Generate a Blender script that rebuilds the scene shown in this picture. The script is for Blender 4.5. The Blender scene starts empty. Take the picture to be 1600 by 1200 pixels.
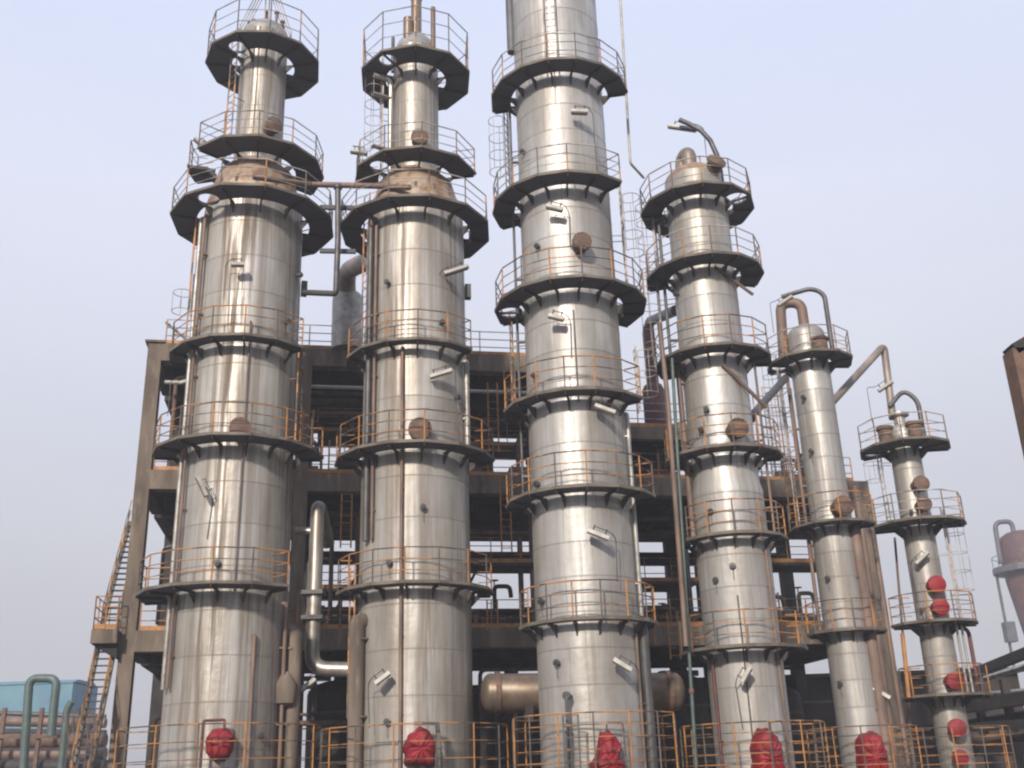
import bpy, bmesh, math, random
import numpy as np
from mathutils import Vector, Matrix
random.seed(7)
SC = bpy.context.scene
COL = SC.collection
rad = math.radians

# ------------------------------------------------------------------ camera
FPX = 1650.0
_n = math.sqrt(145**2 + 4402**2 + FPX**2)
PITCH = math.asin(FPX/_n)
ROLL = math.asin(-145/_n/math.cos(PITCH))
EYE = np.array([0.0, 0.0, 1.7])
cF = np.array([0, math.cos(PITCH), math.sin(PITCH)])
_r0 = np.array([1.0, 0, 0]); _u0 = np.array([0, -math.sin(PITCH), math.cos(PITCH)])
cR = _r0*math.cos(ROLL) + _u0*math.sin(ROLL)
cU = -_r0*math.sin(ROLL) + _u0*math.cos(ROLL)
cam_d = bpy.data.cameras.new('camera'); cam = bpy.data.objects.new('camera', cam_d); COL.objects.link(cam)
cam_d.sensor_width = 36; cam_d.lens = FPX/1600*36; cam_d.clip_end = 5000; cam_d.clip_start = 0.1
cam.matrix_world = Matrix(((cR[0], cU[0], -cF[0], EYE[0]), (cR[1], cU[1], -cF[1], EYE[1]), (cR[2], cU[2], -cF[2], EYE[2]), (0, 0, 0, 1)))
SC.camera = cam

# ------------------------------------------------------------------ sky, sun, exposure
SUN_EL, SUN_AZ = 27.0, 16.0          # azimuth: degrees to the left of straight behind the camera
sun_dir = Vector((-math.sin(rad(SUN_AZ))*math.cos(rad(SUN_EL)), -math.cos(rad(SUN_AZ))*math.cos(rad(SUN_EL)), math.sin(rad(SUN_EL))))
W = bpy.data.worlds.new('World'); SC.world = W; W.use_nodes = True
nt = W.node_tree; nt.nodes.clear()
wo = nt.nodes.new('ShaderNodeOutputWorld')
sky = nt.nodes.new('ShaderNodeTexSky'); sky.sky_type = 'NISHITA'; sky.sun_disc = False
sky.sun_elevation = rad(SUN_EL); sky.sun_rotation = math.atan2(sun_dir.x, sun_dir.y)
sky.air_density = 1.0; sky.dust_density = 4.0; sky.ozone_density = 1.0
bg1 = nt.nodes.new('ShaderNodeBackground'); bg1.inputs[1].default_value = 0.006
nt.links.new(sky.outputs[0], bg1.inputs[0])
tc = nt.nodes.new('ShaderNodeTexCoord'); sx = nt.nodes.new('ShaderNodeSeparateXYZ')
nt.links.new(tc.outputs['Generated'], sx.inputs[0])
rp = nt.nodes.new('ShaderNodeValToRGB')
el = rp.color_ramp.elements
el[0].position = 0.0; el[0].color = (0.43, 0.43, 0.455, 1)
el[1].position = 1.0; el[1].color = (0.55, 0.64, 0.86, 1)
for p_, c_ in ((0.10, (0.50, 0.50, 0.535, 1)), (0.22, (0.61, 0.62, 0.685, 1)), (0.36, (0.70, 0.72, 0.82, 1)), (0.50, (0.73, 0.765, 0.91, 1)), (0.66, (0.685, 0.75, 0.95, 1))):
    e_ = el.new(p_); e_.color = c_
nt.links.new(sx.outputs[2], rp.inputs[0])
cn = nt.nodes.new('ShaderNodeTexNoise'); cn.inputs['Scale'].default_value = 2.2; cn.inputs['Detail'].default_value = 5
mp = nt.nodes.new('ShaderNodeMapping'); mp.inputs['Scale'].default_value = (1, 1, 2.5); nt.links.new(tc.outputs['Generated'], mp.inputs[0]); nt.links.new(mp.outputs[0], cn.inputs['Vector'])
cr = nt.nodes.new('ShaderNodeValToRGB'); cr.color_ramp.elements[0].position = 0.3; cr.color_ramp.elements[0].color = (0.95, 0.965, 0.985, 1); cr.color_ramp.elements[1].position = 0.7; cr.color_ramp.elements[1].color = (1.03, 1.02, 1.005, 1)
nt.links.new(cn.outputs['Fac'], cr.inputs[0])
mx = nt.nodes.new('ShaderNodeMix'); mx.data_type = 'RGBA'; mx.blend_type = 'MULTIPLY'; mx.inputs[0].default_value = 1.0
nt.links.new(rp.outputs[0], mx.inputs[6]); nt.links.new(cr.outputs[0], mx.inputs[7])
bg2 = nt.nodes.new('ShaderNodeBackground'); bg2.inputs[1].default_value = 1.05
nt.links.new(mx.outputs[2], bg2.inputs[0])
ad = nt.nodes.new('ShaderNodeAddShader')
nt.links.new(bg1.outputs[0], ad.inputs[0]); nt.links.new(bg2.outputs[0], ad.inputs[1])
nt.links.new(ad.outputs[0], wo.inputs[0])
sl = bpy.data.lights.new('sun', 'SUN'); sl.energy = 4.6; sl.angle = rad(4); sl.color = (1.0, 0.90, 0.775)
so = bpy.data.objects.new('sun', sl); COL.objects.link(so)
so.rotation_euler = sun_dir.to_track_quat('Z', 'Y').to_euler()
SC.view_settings.view_transform = 'Standard'; SC.view_settings.look = 'None'
SC.view_settings.exposure = 0.0; SC.view_settings.gamma = 1.0; SC.view_settings.use_curve_mapping = False
SC.cycles.filter_width = 2.2
SC.cycles.use_denoising = True

# ------------------------------------------------------------------ pixel helpers (photo is 1600 x 1200)
def ray(px, py):
    d = cF*FPX + cR*(px-800) + cU*(600-py)
    return d/d[1]
def at(px, py, Y):
    return Vector(EYE + ray(px, py)*Y)
def proj(P):
    d = np.array(P) - EYE; z = d@cF
    return 800+FPX*(d@cR)/z, 600-FPX*(d@cU)/z
def z_for(x, y, py):
    lo, hi = -5.0, 60.0
    for _ in range(50):
        m = (lo+hi)/2
        if proj((x, y, m))[1] > py: lo = m
        else: hi = m
    return lo

# ------------------------------------------------------------------ materials
def newmat(name):
    m = bpy.data.materials.new(name); m.use_nodes = True
    n = m.node_tree; b = n.nodes['Principled BSDF']
    return m, n, b
def lk(n, a, b): n.links.new(a, b)
def math_node(n, op, a=None, b=None):
    q = n.nodes.new('ShaderNodeMath'); q.operation = op
    for i, v in enumerate((a, b)):
        if v is None: continue
        if isinstance(v, (int, float)): q.inputs[i].default_value = v
        else: lk(n, v, q.inputs[i])
    return q.outputs[0]
def mixc(n, f, a, b, mode='MIX'):
    q = n.nodes.new('ShaderNodeMix'); q.data_type = 'RGBA'; q.blend_type = mode
    for i, v in ((0, f), (6, a), (7, b)):
        if isinstance(v, (int, float)): q.inputs[i].default_value = v
        elif isinstance(v, tuple): q.inputs[i].default_value = v if len(v) == 4 else (*v, 1)
        else: lk(n, v, q.inputs[i])
    return q.outputs[2]
def noise(n, vec, scale, detail=4, rough=0.55):
    q = n.nodes.new('ShaderNodeTexNoise'); q.inputs['Scale'].default_value = scale
    q.inputs['Detail'].default_value = detail; q.inputs['Roughness'].default_value = rough
    lk(n, vec, q.inputs['Vector']); return q.outputs['Fac']
def ramp(n, fac, stops):
    q = n.nodes.new('ShaderNodeValToRGB'); e = q.color_ramp.elements
    e[0].position = stops[0][0]; e[0].color = (*stops[0][1], 1) if isinstance(stops[0][1], tuple) else (stops[0][1],)*3+(1,)
    e[1].position = stops[-1][0]; c = stops[-1][1]; e[1].color = (*c, 1) if isinstance(c, tuple) else (c, c, c, 1)
    for p, c in stops[1:-1]:
        k = e.new(p); k.color = (*c, 1) if isinstance(c, tuple) else (c, c, c, 1)
    lk(n, fac, q.inputs[0]); return q.outputs[0]
def combine(n, x, y, z):
    q = n.nodes.new('ShaderNodeCombineXYZ')
    for i, v in enumerate((x, y, z)):
        if isinstance(v, (int, float)): q.inputs[i].default_value = v
        else: lk(n, v, q.inputs[i])
    return q.outputs[0]
def objcoord(n):
    t = n.nodes.new('ShaderNodeTexCoord'); s = n.nodes.new('ShaderNodeSeparateXYZ')
    lk(n, t.outputs['Object'], s.inputs[0]); return t.outputs['Object'], s.outputs
def bump(n, b, h, strength=0.3, dist=0.02):
    q = n.nodes.new('ShaderNodeBump'); q.inputs['Strength'].default_value = strength; q.inputs['Distance'].default_value = dist
    lk(n, h, q.inputs['Height']); lk(n, q.outputs[0], b.inputs['Normal'])

def cladding(name, R, course, dirt, tint=(0.62, 0.60, 0.57), seed=0.0, metallic=0.52, rough=0.435):
    """sheet-metal insulation cladding: rolled courses, random sheets, run-down stains"""
    m, n, b = newmat(name)
    o, s = objcoord(n)
    ang = math_node(n, 'ARCTAN2', s[0], math_node(n, 'MULTIPLY', s[1], -1.0))
    u = math_node(n, 'ADD', math_node(n, 'MULTIPLY', ang, R), seed)
    uv = combine(n, u, s[2], 0.0)
    br = n.nodes.new('ShaderNodeTexBrick'); lk(n, uv, br.inputs['Vector'])
    br.inputs['Color1'].default_value = (0.0, 0.0, 0.0, 1); br.inputs['Color2'].default_value = (1, 1, 1, 1)
    br.inputs['Mortar'].default_value = (0.5, 0.5, 0.5, 1)
    br.inputs['Scale'].default_value = 1.0; br.inputs['Mortar Size'].default_value = 0.016; br.inputs['Mortar Smooth'].default_value = 0.3
    br.inputs['Brick Width'].default_value = course*1.35; br.inputs['Row Height'].default_value = course
    br.offset = 0.37; br.squash = 1.0
    big = noise(n, combine(n, u, math_node(n, 'MULTIPLY', s[2], 0.35), seed), 0.8, 5)
    # run-down streaks
    st = noise(n, combine(n, math_node(n, 'MULTIPLY', u, 3.0), math_node(n, 'MULTIPLY', s[2], 0.10), seed), 1.6, 6, 0.62)
    st2 = noise(n, combine(n, math_node(n, 'MULTIPLY', u, 1.1), math_node(n, 'MULTIPLY', s[2], 0.05), seed+9), 1.0, 3, 0.5)
    fine = noise(n, combine(n, math_node(n, 'MULTIPLY', u, 9.0), math_node(n, 'MULTIPLY', s[2], 0.5), seed), 1.5, 4)
    t = tint
    base = mixc(n, math_node(n, 'MULTIPLY', br.outputs['Color'], 0.55), (t[0], t[1], t[2]), (t[0]*0.62, t[1]*0.62, t[2]*0.65))
    base = mixc(n, ramp(n, big, [(0.40, 0.0), (0.68, 0.75)]), base, (t[0]*0.50, t[1]*0.47, t[2]*0.43))
    sm = ramp(n, st, [(0.47, 0.0), (0.53, 0.55), (0.62, 1.0)])
    sm = math_node(n, 'MULTIPLY', sm, ramp(n, st2, [(0.36, 0.25), (0.58, 1.0)]))
    sm = math_node(n, 'MULTIPLY', sm, dirt)
    wide = noise(n, combine(n, math_node(n, 'MULTIPLY', u, 2.0), math_node(n, 'MULTIPLY', s[2], 0.045), seed+31), 1.0, 5, 0.68)
    wd = math_node(n, 'MULTIPLY', ramp(n, wide, [(0.46, 0.0), (0.54, 0.6), (0.63, 0.95)]), min(1.0, dirt*0.66))
    base = mixc(n, wd, base, (0.215, 0.175, 0.14))
    base = mixc(n, sm, base, (0.145, 0.112, 0.083))
    base = mixc(n, math_node(n, 'MULTIPLY', ramp(n, fine, [(0.45, 0.0), (0.75, 0.45)]), 0.5), base, (0.25, 0.23, 0.21))
    base = mixc(n, math_node(n, 'MULTIPLY', br.outputs['Fac'], 0.40), base, (0.16, 0.14, 0.12))
    lk(n, base, b.inputs['Base Color'])
    mt = math_node(n, 'SUBTRACT', metallic, math_node(n, 'MULTIPLY', sm, 0.6))
    lk(n, mt, b.inputs['Metallic'])
    rg = math_node(n, 'ADD', rough, math_node(n, 'ADD', math_node(n, 'MULTIPLY', br.outputs['Color'], 0.09), math_node(n, 'MULTIPLY', sm, 0.25)))
    lk(n, rg, b.inputs['Roughness'])
    b.inputs['Specular IOR Level'].default_value = 0.25
    # every sheet sits slightly out of true; dents and laps
    dent = noise(n, uv, 1.7, 3)
    h = math_node(n, 'ADD', math_node(n, 'MULTIPLY', dent, 0.6), math_node(n, 'MULTIPLY', br.outputs['Fac'], -0.35))
    bump(n, b, h, 0.42, 0.07)
    return m
def mottled(name, c1, c2, scale=3.0, metallic=0.0, rough=0.7, stretch=1.0, c3=None, bmp=0.0, lo=0.38, hi=0.62):
    m, n, b = newmat(name)
    o, s = objcoord(n)
    v = combine(n, s[0], s[1], math_node(n, 'MULTIPLY', s[2], stretch))
    f = noise(n, v, scale, 5, 0.6)
    c = mixc(n, ramp(n, f, [(lo, 0.0), (hi, 1.0)]), c1, c2)
    if c3 is not None:
        f2 = noise(n, v, scale*3.1, 4, 0.6)
        c = mixc(n, ramp(n, f2, [(0.55, 0.0), (0.70, 0.85)]), c, c3)
    lk(n, c, b.inputs['Base Color'])
    b.inputs['Metallic'].default_value = metallic
    lk(n, math_node(n, 'ADD', rough-0.08, math_node(n, 'MULTIPLY', f, 0.16)), b.inputs['Roughness'])
    if bmp: bump(n, b, f, bmp, 0.03)
    return m

M = {}
M['deck'] = mottled('dark grating steel', (0.072, 0.077, 0.095), (0.085, 0.083, 0.09), 2.0, 0.0, 0.75)
M['toe'] = mottled('weathered toe plate', (0.17, 0.15, 0.12), (0.09, 0.075, 0.06), 1.5, 0.1, 0.7, c3=(0.16, 0.08, 0.04))
M['beam'] = mottled('bracket steel', (0.04, 0.038, 0.038), (0.06, 0.05, 0.045), 3.0, 0.1, 0.7)
M['rail'] = mottled('flaking orange rail paint', (0.42, 0.19, 0.05), (0.075, 0.06, 0.052), 1.3, 0.0, 0.65, c3=(0.20, 0.11, 0.07), lo=0.46, hi=0.54)
M['railg'] = mottled('faded glare-greyed rail paint', (0.42, 0.39, 0.37), (0.17, 0.155, 0.15), 1.1, 0.0, 0.6, c3=(0.42, 0.24, 0.13), lo=0.45, hi=0.55)  # sky glare on the upper rails greyed into the paint, besides fading
M['post_o'] = mottled('orange post paint', (0.47, 0.215, 0.05), (0.30, 0.135, 0.045), 2.0, 0.0, 0.55, c3=(0.15, 0.08, 0.05))
M['post_d'] = mottled('dark post steel', (0.085, 0.075, 0.07), (0.16, 0.13, 0.11), 2.0, 0.2, 0.6)
M['rust'] = mottled('rusty plate', (0.17, 0.105, 0.075), (0.105, 0.068, 0.055), 2.6, 0.15, 0.75, c3=(0.26, 0.13, 0.06), bmp=0.2)
M['rustl'] = mottled('rust bloomed cone plate', (0.42, 0.34, 0.27), (0.22, 0.13, 0.08), 2.2, 0.3, 0.6, c3=(0.36, 0.16, 0.06), bmp=0.2)
M['red'] = mottled('red cover paint', (0.29, 0.004, 0.015), (0.17, 0.005, 0.010), 3.0, 0.0, 0.65, c3=(0.12, 0.012, 0.012), bmp=0.25)
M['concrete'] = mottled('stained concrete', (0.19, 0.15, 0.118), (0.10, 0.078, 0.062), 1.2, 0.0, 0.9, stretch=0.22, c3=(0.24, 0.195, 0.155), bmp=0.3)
M['shade_conc'] = mottled('shade darkened concrete', (0.05, 0.045, 0.044), (0.03, 0.028, 0.028), 1.0, 0.0, 0.95)  # dim interior shade mixed into this darker copy of the concrete colour
M['pipe_s'] = mottled('silver pipe lagging', (0.50, 0.47, 0.43), (0.28, 0.25, 0.22), 1.8, 0.7, 0.4, stretch=0.3, bmp=0.1)
M['pipe_d'] = mottled('dark grey pipe', (0.10, 0.10, 0.105), (0.065, 0.062, 0.062), 2.0, 0.3, 0.5)
M['pipe_b'] = mottled('brown rusty pipe', (0.22, 0.155, 0.125), (0.13, 0.09, 0.075), 2.0, 0.15, 0.65, stretch=0.3, c3=(0.24, 0.12, 0.06))
M['pipe_g'] = mottled('grey green pipe', (0.10, 0.15, 0.14), (0.075, 0.10, 0.095), 2.0, 0.2, 0.55)
M['pipe_y'] = mottled('ochre drum cladding', (0.24, 0.19, 0.145), (0.15, 0.115, 0.085), 1.2, 0.5, 0.42, c3=(0.20, 0.09, 0.05), bmp=0.1)
M['equip'] = mottled('dark equipment', (0.042, 0.040, 0.044), (0.028, 0.026, 0.028), 1.5, 0.1, 0.7, c3=(0.075, 0.04, 0.028))  # near-black mottle with sparse brown patches
M['maroon'] = mottled('maroon vessel paint', (0.13, 0.045, 0.045), (0.085, 0.04, 0.04), 1.5, 0.1, 0.6, c3=(0.17, 0.075, 0.03))
M['mauve'] = mottled('faded red vessel paint', (0.12, 0.055, 0.05), (0.075, 0.042, 0.045), 0.8, 0.0, 0.7)
M['slate'] = mottled('slate grey steel', (0.12, 0.125, 0.14), (0.085, 0.085, 0.095), 1.0, 0.2, 0.6)
M['blue'] = mottled('blue sheeting', (0.11, 0.24, 0.30), (0.08, 0.17, 0.26), 0.25, 0.0, 0.6, c3=(0.05, 0.20, 0.30))  # desaturated to put distance haze into the colour
M['lampw'] = mottled('grey lamp enamel', (0.46, 0.44, 0.40), (0.33, 0.31, 0.28), 3.0, 0.1, 0.5)
M['lampd'] = mottled('dark lamp tray', (0.085, 0.075, 0.065), (0.06, 0.055, 0.05), 3.0, 0.1, 0.5)
M['ground'] = mottled('oily concrete ground', (0.14, 0.125, 0.11), (0.08, 0.072, 0.065), 0.25, 0.0, 0.9, c3=(0.18, 0.16, 0.14))
M['brick'] = mottled('dark brick', (0.05, 0.036, 0.032), (0.03, 0.025, 0.024), 0.8, 0.0, 0.9)
M['pipe_p'] = mottled('pinkish grey pipe', (0.30, 0.25, 0.225), (0.18, 0.145, 0.125), 1.6, 0.2, 0.5, stretch=0.4)
M['pot'] = mottled('pale grey pot cladding', (0.40, 0.385, 0.36), (0.25, 0.24, 0.225), 1.6, 0.4, 0.45, c3=(0.17, 0.15, 0.13))
M['twig'] = mottled('bare twigs', (0.16, 0.13, 0.11), (0.10, 0.085, 0.075), 3.0, 0.0, 0.9)

# ------------------------------------------------------------------ mesh builder
class MB:
    def __init__(s): s.v = []; s.f = []; s.m = []; s.cur = 0
    def mat(s, i): s.cur = i; return s
    def add(s, vs, fs):
        k = len(s.v); s.v += [tuple(q) for q in vs]
        for f in fs: s.f.append(tuple(i+k for i in f)); s.m.append(s.cur)
    def box(s, c, sx, sy, sz, ax=None):
        c = Vector(c); X, Y, Z = ax if ax else (Vector((1, 0, 0)), Vector((0, 1, 0)), Vector((0, 0, 1)))
        vs = [c + X*(i*sx/2) + Y*(j*sy/2) + Z*(k*sz/2) for i in (-1, 1) for j in (-1, 1) for k in (-1, 1)]
        s.add(vs, [(0, 1, 3, 2), (4, 6, 7, 5), (0, 4, 5, 1), (2, 3, 7, 6), (0, 2, 6, 4), (1, 5, 7, 3)])
    def bar(s, a, b, w, h, up=(0, 0, 1)):
        a = Vector(a); b = Vector(b); d = b-a; L = d.length
        if L < 1e-6: return
        X = d/L; Y = Vector(up).cross(X)
        if Y.length < 1e-4: Y = Vector((0, 1, 0)).cross(X)
        Y.normalize(); Z = X.cross(Y)
        s.box((a+b)/2, L, w, h, (X, Y, Z))
    def tube(s, pts, r, n=8, caps=True):
        pts = [Vector(p) for p in pts]; N = len(pts)
        rs = r if isinstance(r, (list, tuple)) else [r]*N
        t0 = (pts[1]-pts[0]).normalized()
        up = Vector((0, 0, 1)) if abs(t0.z) < 0.9 else Vector((1, 0, 0))
        nx = up.cross(t0).normalized(); k = len(s.v); vs = []
        for i, p in enumerate(pts):
            if i == 0: t = t0
            elif i == N-1: t = (pts[-1]-pts[-2]).normalized()
            else: t = ((pts[i+1]-p).normalized() + (p-pts[i-1]).normalized()).normalized()
            nx = (nx - t*nx.dot(t)).normalized(); ny = t.cross(nx)
            for j in range(n):
                a = 2*math.pi*j/n; vs.append(p + (nx*math.cos(a)+ny*math.sin(a))*rs[i])
        fs = []
        for i in range(N-1):
            for j in range(n):
                j2 = (j+1) % n; fs.append((i*n+j, i*n+j2, (i+1)*n+j2, (i+1)*n+j))
        if caps:
            fs.append(tuple(range(n))[::-1]); fs.append(tuple((N-1)*n+j for j in range(n)))
        s.add(vs, fs)
    def lathe(s, prof, n=64, c=(0, 0, 0), ax=None, caps=True):
        """prof: [(r, h)] turned round axis Z (or ax = (X, Y, Z))"""
        c = Vector(c); X, Y, Z = ax if ax else (Vector((1, 0, 0)), Vector((0, 1, 0)), Vector((0, 0, 1)))
        vs = []
        for r, h in prof:
            for j in range(n):
                a = 2*math.pi*j/n; vs.append(c + X*(r*math.cos(a)) + Y*(r*math.sin(a)) + Z*h)
        fs = []
        for i in range(len(prof)-1):
            for j in range(n):
                j2 = (j+1) % n; fs.append((i*n+j, i*n+j2, (i+1)*n+j2, (i+1)*n+j))
        if caps:
            fs.append(tuple(range(n))[::-1]); fs.append(tuple((len(prof)-1)*n+j for j in range(n)))
        s.add(vs, fs)
    def build(s, name, mats, parent=None, smooth=None, loc=None):
        me = bpy.data.meshes.new(name); me.from_pydata(s.v, [], s.f)
        mats = mats if isinstance(mats, (list, tuple)) else [mats]
        for m in mats: me.materials.append(M[m] if isinstance(m, str) else m)
        for p, i in zip(me.polygons, s.m): p.material_index = min(i, len(mats)-1)
        me.update()
        if smooth is not None:
            for p in me.polygons: p.use_smooth = True
            try: me.set_sharp_from_angle(angle=rad(smooth))
            except Exception: pass
        o = bpy.data.objects.new(name, me); COL.objects.link(o)
        if parent: o.parent = parent
        if loc: o.location = loc
        return o
def axes(z, hint=(0, 0, 1)):
    Z = Vector(z).normalized(); X = Vector(hint).cross(Z)
    if X.length < 1e-3: X = Vector((1, 0, 0)).cross(Z)
    X.normalize(); return (X, Z.cross(X), Z)
def tag(o, label=None, cat=None, group=None, kind=None):
    if label: o['label'] = label
    if cat: o['category'] = cat
    if group: o['group'] = group
    if kind: o['kind'] = kind
    return o
def empty(name, loc, label, cat, group=None):
    o = bpy.data.objects.new(name, None); COL.objects.link(o); o.location = loc; o.empty_display_size = 0.3
    return tag(o, label, cat, group, 'thing')
def bend(pts, r, k=7):
    """round the corners of a polyline"""
    pts = [Vector(p) for p in pts]; out = [pts[0]]
    for i in range(1, len(pts)-1):
        a = pts[i-1]-pts[i]; b = pts[i+1]-pts[i]
        q = min(r, a.length*0.48, b.length*0.48)
        A = pts[i]+a.normalized()*q; B = pts[i]+b.normalized()*q
        for j in range(k+1):
            t = j/k; out.append(A*(1-t)**2 + pts[i]*2*t*(1-t) + B*t*t)
    out.append(pts[-1]); return out

# ------------------------------------------------------------------ ground
g = MB(); prof_y = [(-120, 13.0), (-60, 13.0), (-38, 11.5), (-30, 3.0), (-24, 0.0), (500, 0.0)]  # invented rise behind the camera, darkens what the lower columns reflect
g.add([(x, y, z) for y, z in prof_y for x in (-450, 450)], [(2*i, 2*i+1, 2*i+3, 2*i+2) for i in range(len(prof_y)-1)])
tag(g.build('ground', 'ground'), kind='structure')

# ------------------------------------------------------------------ columns (the six towers)
class Tower: pass
def tower(px, py, Y, R, mat, label):
    t = Tower(); p = at(px, py, Y); t.x, t.y, t.R = p.x, p.y, R
    t.root = empty('distillation_column', (p.x, p.y, 0), label, 'column', 'silver distillation columns')
    d = Vector((-p.x, -p.y, 0)).normalized(); t.d = d; t.rt = Vector((-d.y, d.x, 0)); t.D = math.hypot(p.x, p.y)
    t.mat = mat; t.plats = []; return t
def loc(t, a, r, z):
    a = rad(a); return t.d*(r*math.cos(a)) + t.rt*(r*math.sin(a)) + Vector((0, 0, z))
def on_shell(t, px, py, R=None):
    """local point, outward normal on the shell seen at a pixel"""
    R = R or t.R; d = ray(px, py)
    A = d[0]**2+d[1]**2; B = 2*(d[0]*(EYE[0]-t.x)+d[1]*(EYE[1]-t.y)); C = (EYE[0]-t.x)**2+(EYE[1]-t.y)**2-R*R
    q = B*B-4*A*C; k = (-B-math.sqrt(q))/(2*A) if q > 0 else -B/(2*A)
    P = EYE+d*k; L = Vector((P[0]-t.x, P[1]-t.y, P[2])); nrm = Vector((L.x, L.y, 0)).normalized()
    return L, nrm
def on_plane(px, py, z):
    d = ray(px, py); k = (z-EYE[2])/d[2]; return Vector(EYE+d*k)
def zshell(t, py):
    return z_for(t.x+t.d.x*t.R, t.y+t.d.y*t.R, py)

def shell(t, prof, course=1.2):
    b = MB(); b.lathe(prof, 80); return b.build('shell', t.mat, t.root, 30)

def platform(t, py, Rpx, a0=None, a1=None, seg=26, rsh=None, hatches=(), post='o', rails=3, h=1.1, phase=0.0, mats=None, gap=0.20, toe=True):
    """annular walkway; Rpx = outer radius in 'unit' pixels. a0..a1 degrees from the camera side, None = full ring"""
    R = Rpx*t.y/FPX; rsh = rsh or t.R
    z = z_for(t.x+t.d.x*R, t.y+t.d.y*R, py)
    full = a0 is None
    if full: n = max(8, round(360/seg)); angs = [phase + 360*i/n for i in range(n)]
    else: n = max(2, round((a1-a0)/seg)); angs = [a0+(a1-a0)*i/n for i in range(n+1)]
    ri = rsh+gap; th = 0.07
    out = [loc(t, a, R, 0) for a in angs]
    loops = []
    if full:
        loops = [out, [loc(t, 7.5*i, ri, 0) for i in range(48)]]
    else:
        k = max(4, int((a1-a0)/7)); loops = [out + [loc(t, a1-(a1-a0)*i/k, ri, 0) for i in range(k+1)]]
    for (hx, hy, hr) in hatches:
        P = on_plane(hx, hy, z); c = Vector((P.x-t.x, P.y-t.y, 0))
        loops.append([c+Vector((math.cos(i*math.pi/8)*hr, math.sin(i*math.pi/8)*hr, 0)) for i in range(16)])
    bm = bmesh.new(); es = []; vl = []
    for L in loops:
        vv = [bm.verts.new(p) for p in L]; vl.append(vv)
        es += [bm.edges.new((vv[i], vv[(i+1) % len(vv)])) for i in range(len(vv))]
    bmesh.ops.triangle_fill(bm, use_beauty=True, use_dissolve=False, edges=es, normal=(0, 0, 1))
    bm.verts.index_update(); tri = [tuple(v.index for v in f.verts) for f in bm.faces]; co = [v.co.copy() for v in bm.verts]
    N = len(co); b = MB()
    b.add([(c.x, c.y, z) for c in co]+[(c.x, c.y, z-th) for c in co], [f for f in tri]+[tuple(N+i for i in reversed(f)) for f in tri])
    base = 0
    for L in loops:
        m = len(L)
        b.f += [(base+i, base+(i+1) % m, N+base+(i+1) % m, N+base+i) for i in range(m)]; b.m += [0]*m; base += m
    bm.free()
    # rim channel and toe plate
    b.mat(1); rim = out+[out[0]] if full else out
    for i in range(len(rim)-1):
        p, q = rim[i], rim[i+1]; e = (q-p).normalized()*0.004
        b.bar(p+Vector((0, 0, z-0.012))+e, q+Vector((0, 0, z-0.012))-e, 0.025, 0.10)
    o = b.build('platform', ['deck', 'toe'], t.root)
    # railing
    r = MB(); ins = R-0.06
    path = [loc(t, a, ins, z) for a in angs]
    if full: path.append(path[0])
    else: path = [loc(t, a0, ri+0.05, z)] + path + [loc(t, a1, ri+0.05, z)]
    hs = [h*(k+1)/rails for k in range(rails)]
    for i in range(len(path)-1):
        for hh in hs:
            r.mat(0); r.tube([path[i]+Vector((0, 0, hh)), path[i+1]+Vector((0, 0, hh))], 0.023 if hh == hs[-1] else 0.016, 6)
    pts = path[:-1] if full else path[1:-1]
    for i, p in enumerate(pts):
        r.mat(1+((i+len(t.plats)) % 2)); w = 0.03
        r.tube([p-Vector((0, 0, 0.1)), p+Vector((0, 0, h))], 0.026, 6)
    mats = mats or ('rail' if post == 'o' else 'railg', 'post_o' if post == 'o' else 'rail', 'post_d')
    r.build('railing', list(mats), o)
    # brackets
    ba = angs if not full else angs
    for a in ba:
        b = MB(); p = loc(t, a, rsh-0.03, z-0.115); q = loc(t, a, R-0.10, z-0.115)
        b.bar(p, q, 0.06, 0.08)
        p2 = loc(t, a, rsh-0.03, z-0.157); p3 = loc(t, a, min(rsh+0.30, R-0.2), z-0.157); p4 = loc(t, a, rsh-0.03, z-0.50)
        sd = loc(t, a+90, 0.02, 0)
        b.add([p2-sd, p3-sd, p4-sd, p2+sd, p3+sd, p4+sd], [(0, 1, 2), (5, 4, 3), (0, 3, 4, 1), (1, 4, 5, 2), (2, 5, 3, 0)])
        b.build('bracket', 'beam', o)
    t.plats.append(z); return z

def ladder(t, a, z0, z1, off=0.28, cage=True, rsh=None, mat='rail', cage_mat='railg', cz=2.0):
    rsh = rsh or t.R; r = rsh+off; b = MB()
    side = loc(t, a+90, 0.22, 0)
    for s in (-1, 1):
        b.bar(loc(t, a, r, z0)+side*s, loc(t, a, r, z1)+side*s, 0.05, 0.03)
    z = z0+0.15
    while z < z1: b.tube([loc(t, a, r, z)-side, loc(t, a, r, z)+side], 0.014, 5); z += 0.3
    z = z0+0.5
    while z < z1:
        for s in (-1, 1): b.bar(loc(t, a, rsh-0.02, z)+side*s, loc(t, a, r, z)+side*s, 0.03, 0.02)
        z += 2.2
    o = b.build('ladder', mat, t.root)
    if cage:
        c = MB(); e = loc(t, a, 1, 0); sd = loc(t, a+90, 1, 0)
        def arc(z): return [loc(t, a, r, z)+sd*(0.36*math.sin(rad(q)))+e*(0.36-0.36*math.cos(rad(q))+0.0) for q in range(-150+180, 331, 25)]
        z = z0+cz
        def hoop(z): return [loc(t, a, r, z)+e*(0.33+0.36*math.cos(rad(q)))+sd*(0.36*math.sin(rad(q))) for q in range(-140, 141, 20)]
        hz = []
        while z < z1: hz.append(z); z += 0.75
        for z in hz: c.tube(hoop(z), 0.014, 5)
        if len(hz) > 1:
            H0, H1 = hoop(hz[0]), hoop(hz[-1])
            for i in (0, 3, 7, 11, 14): c.tube([H0[i], H1[i]], 0.011, 5)
            c.build('cage', cage_mat, o)
    return o
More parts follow.
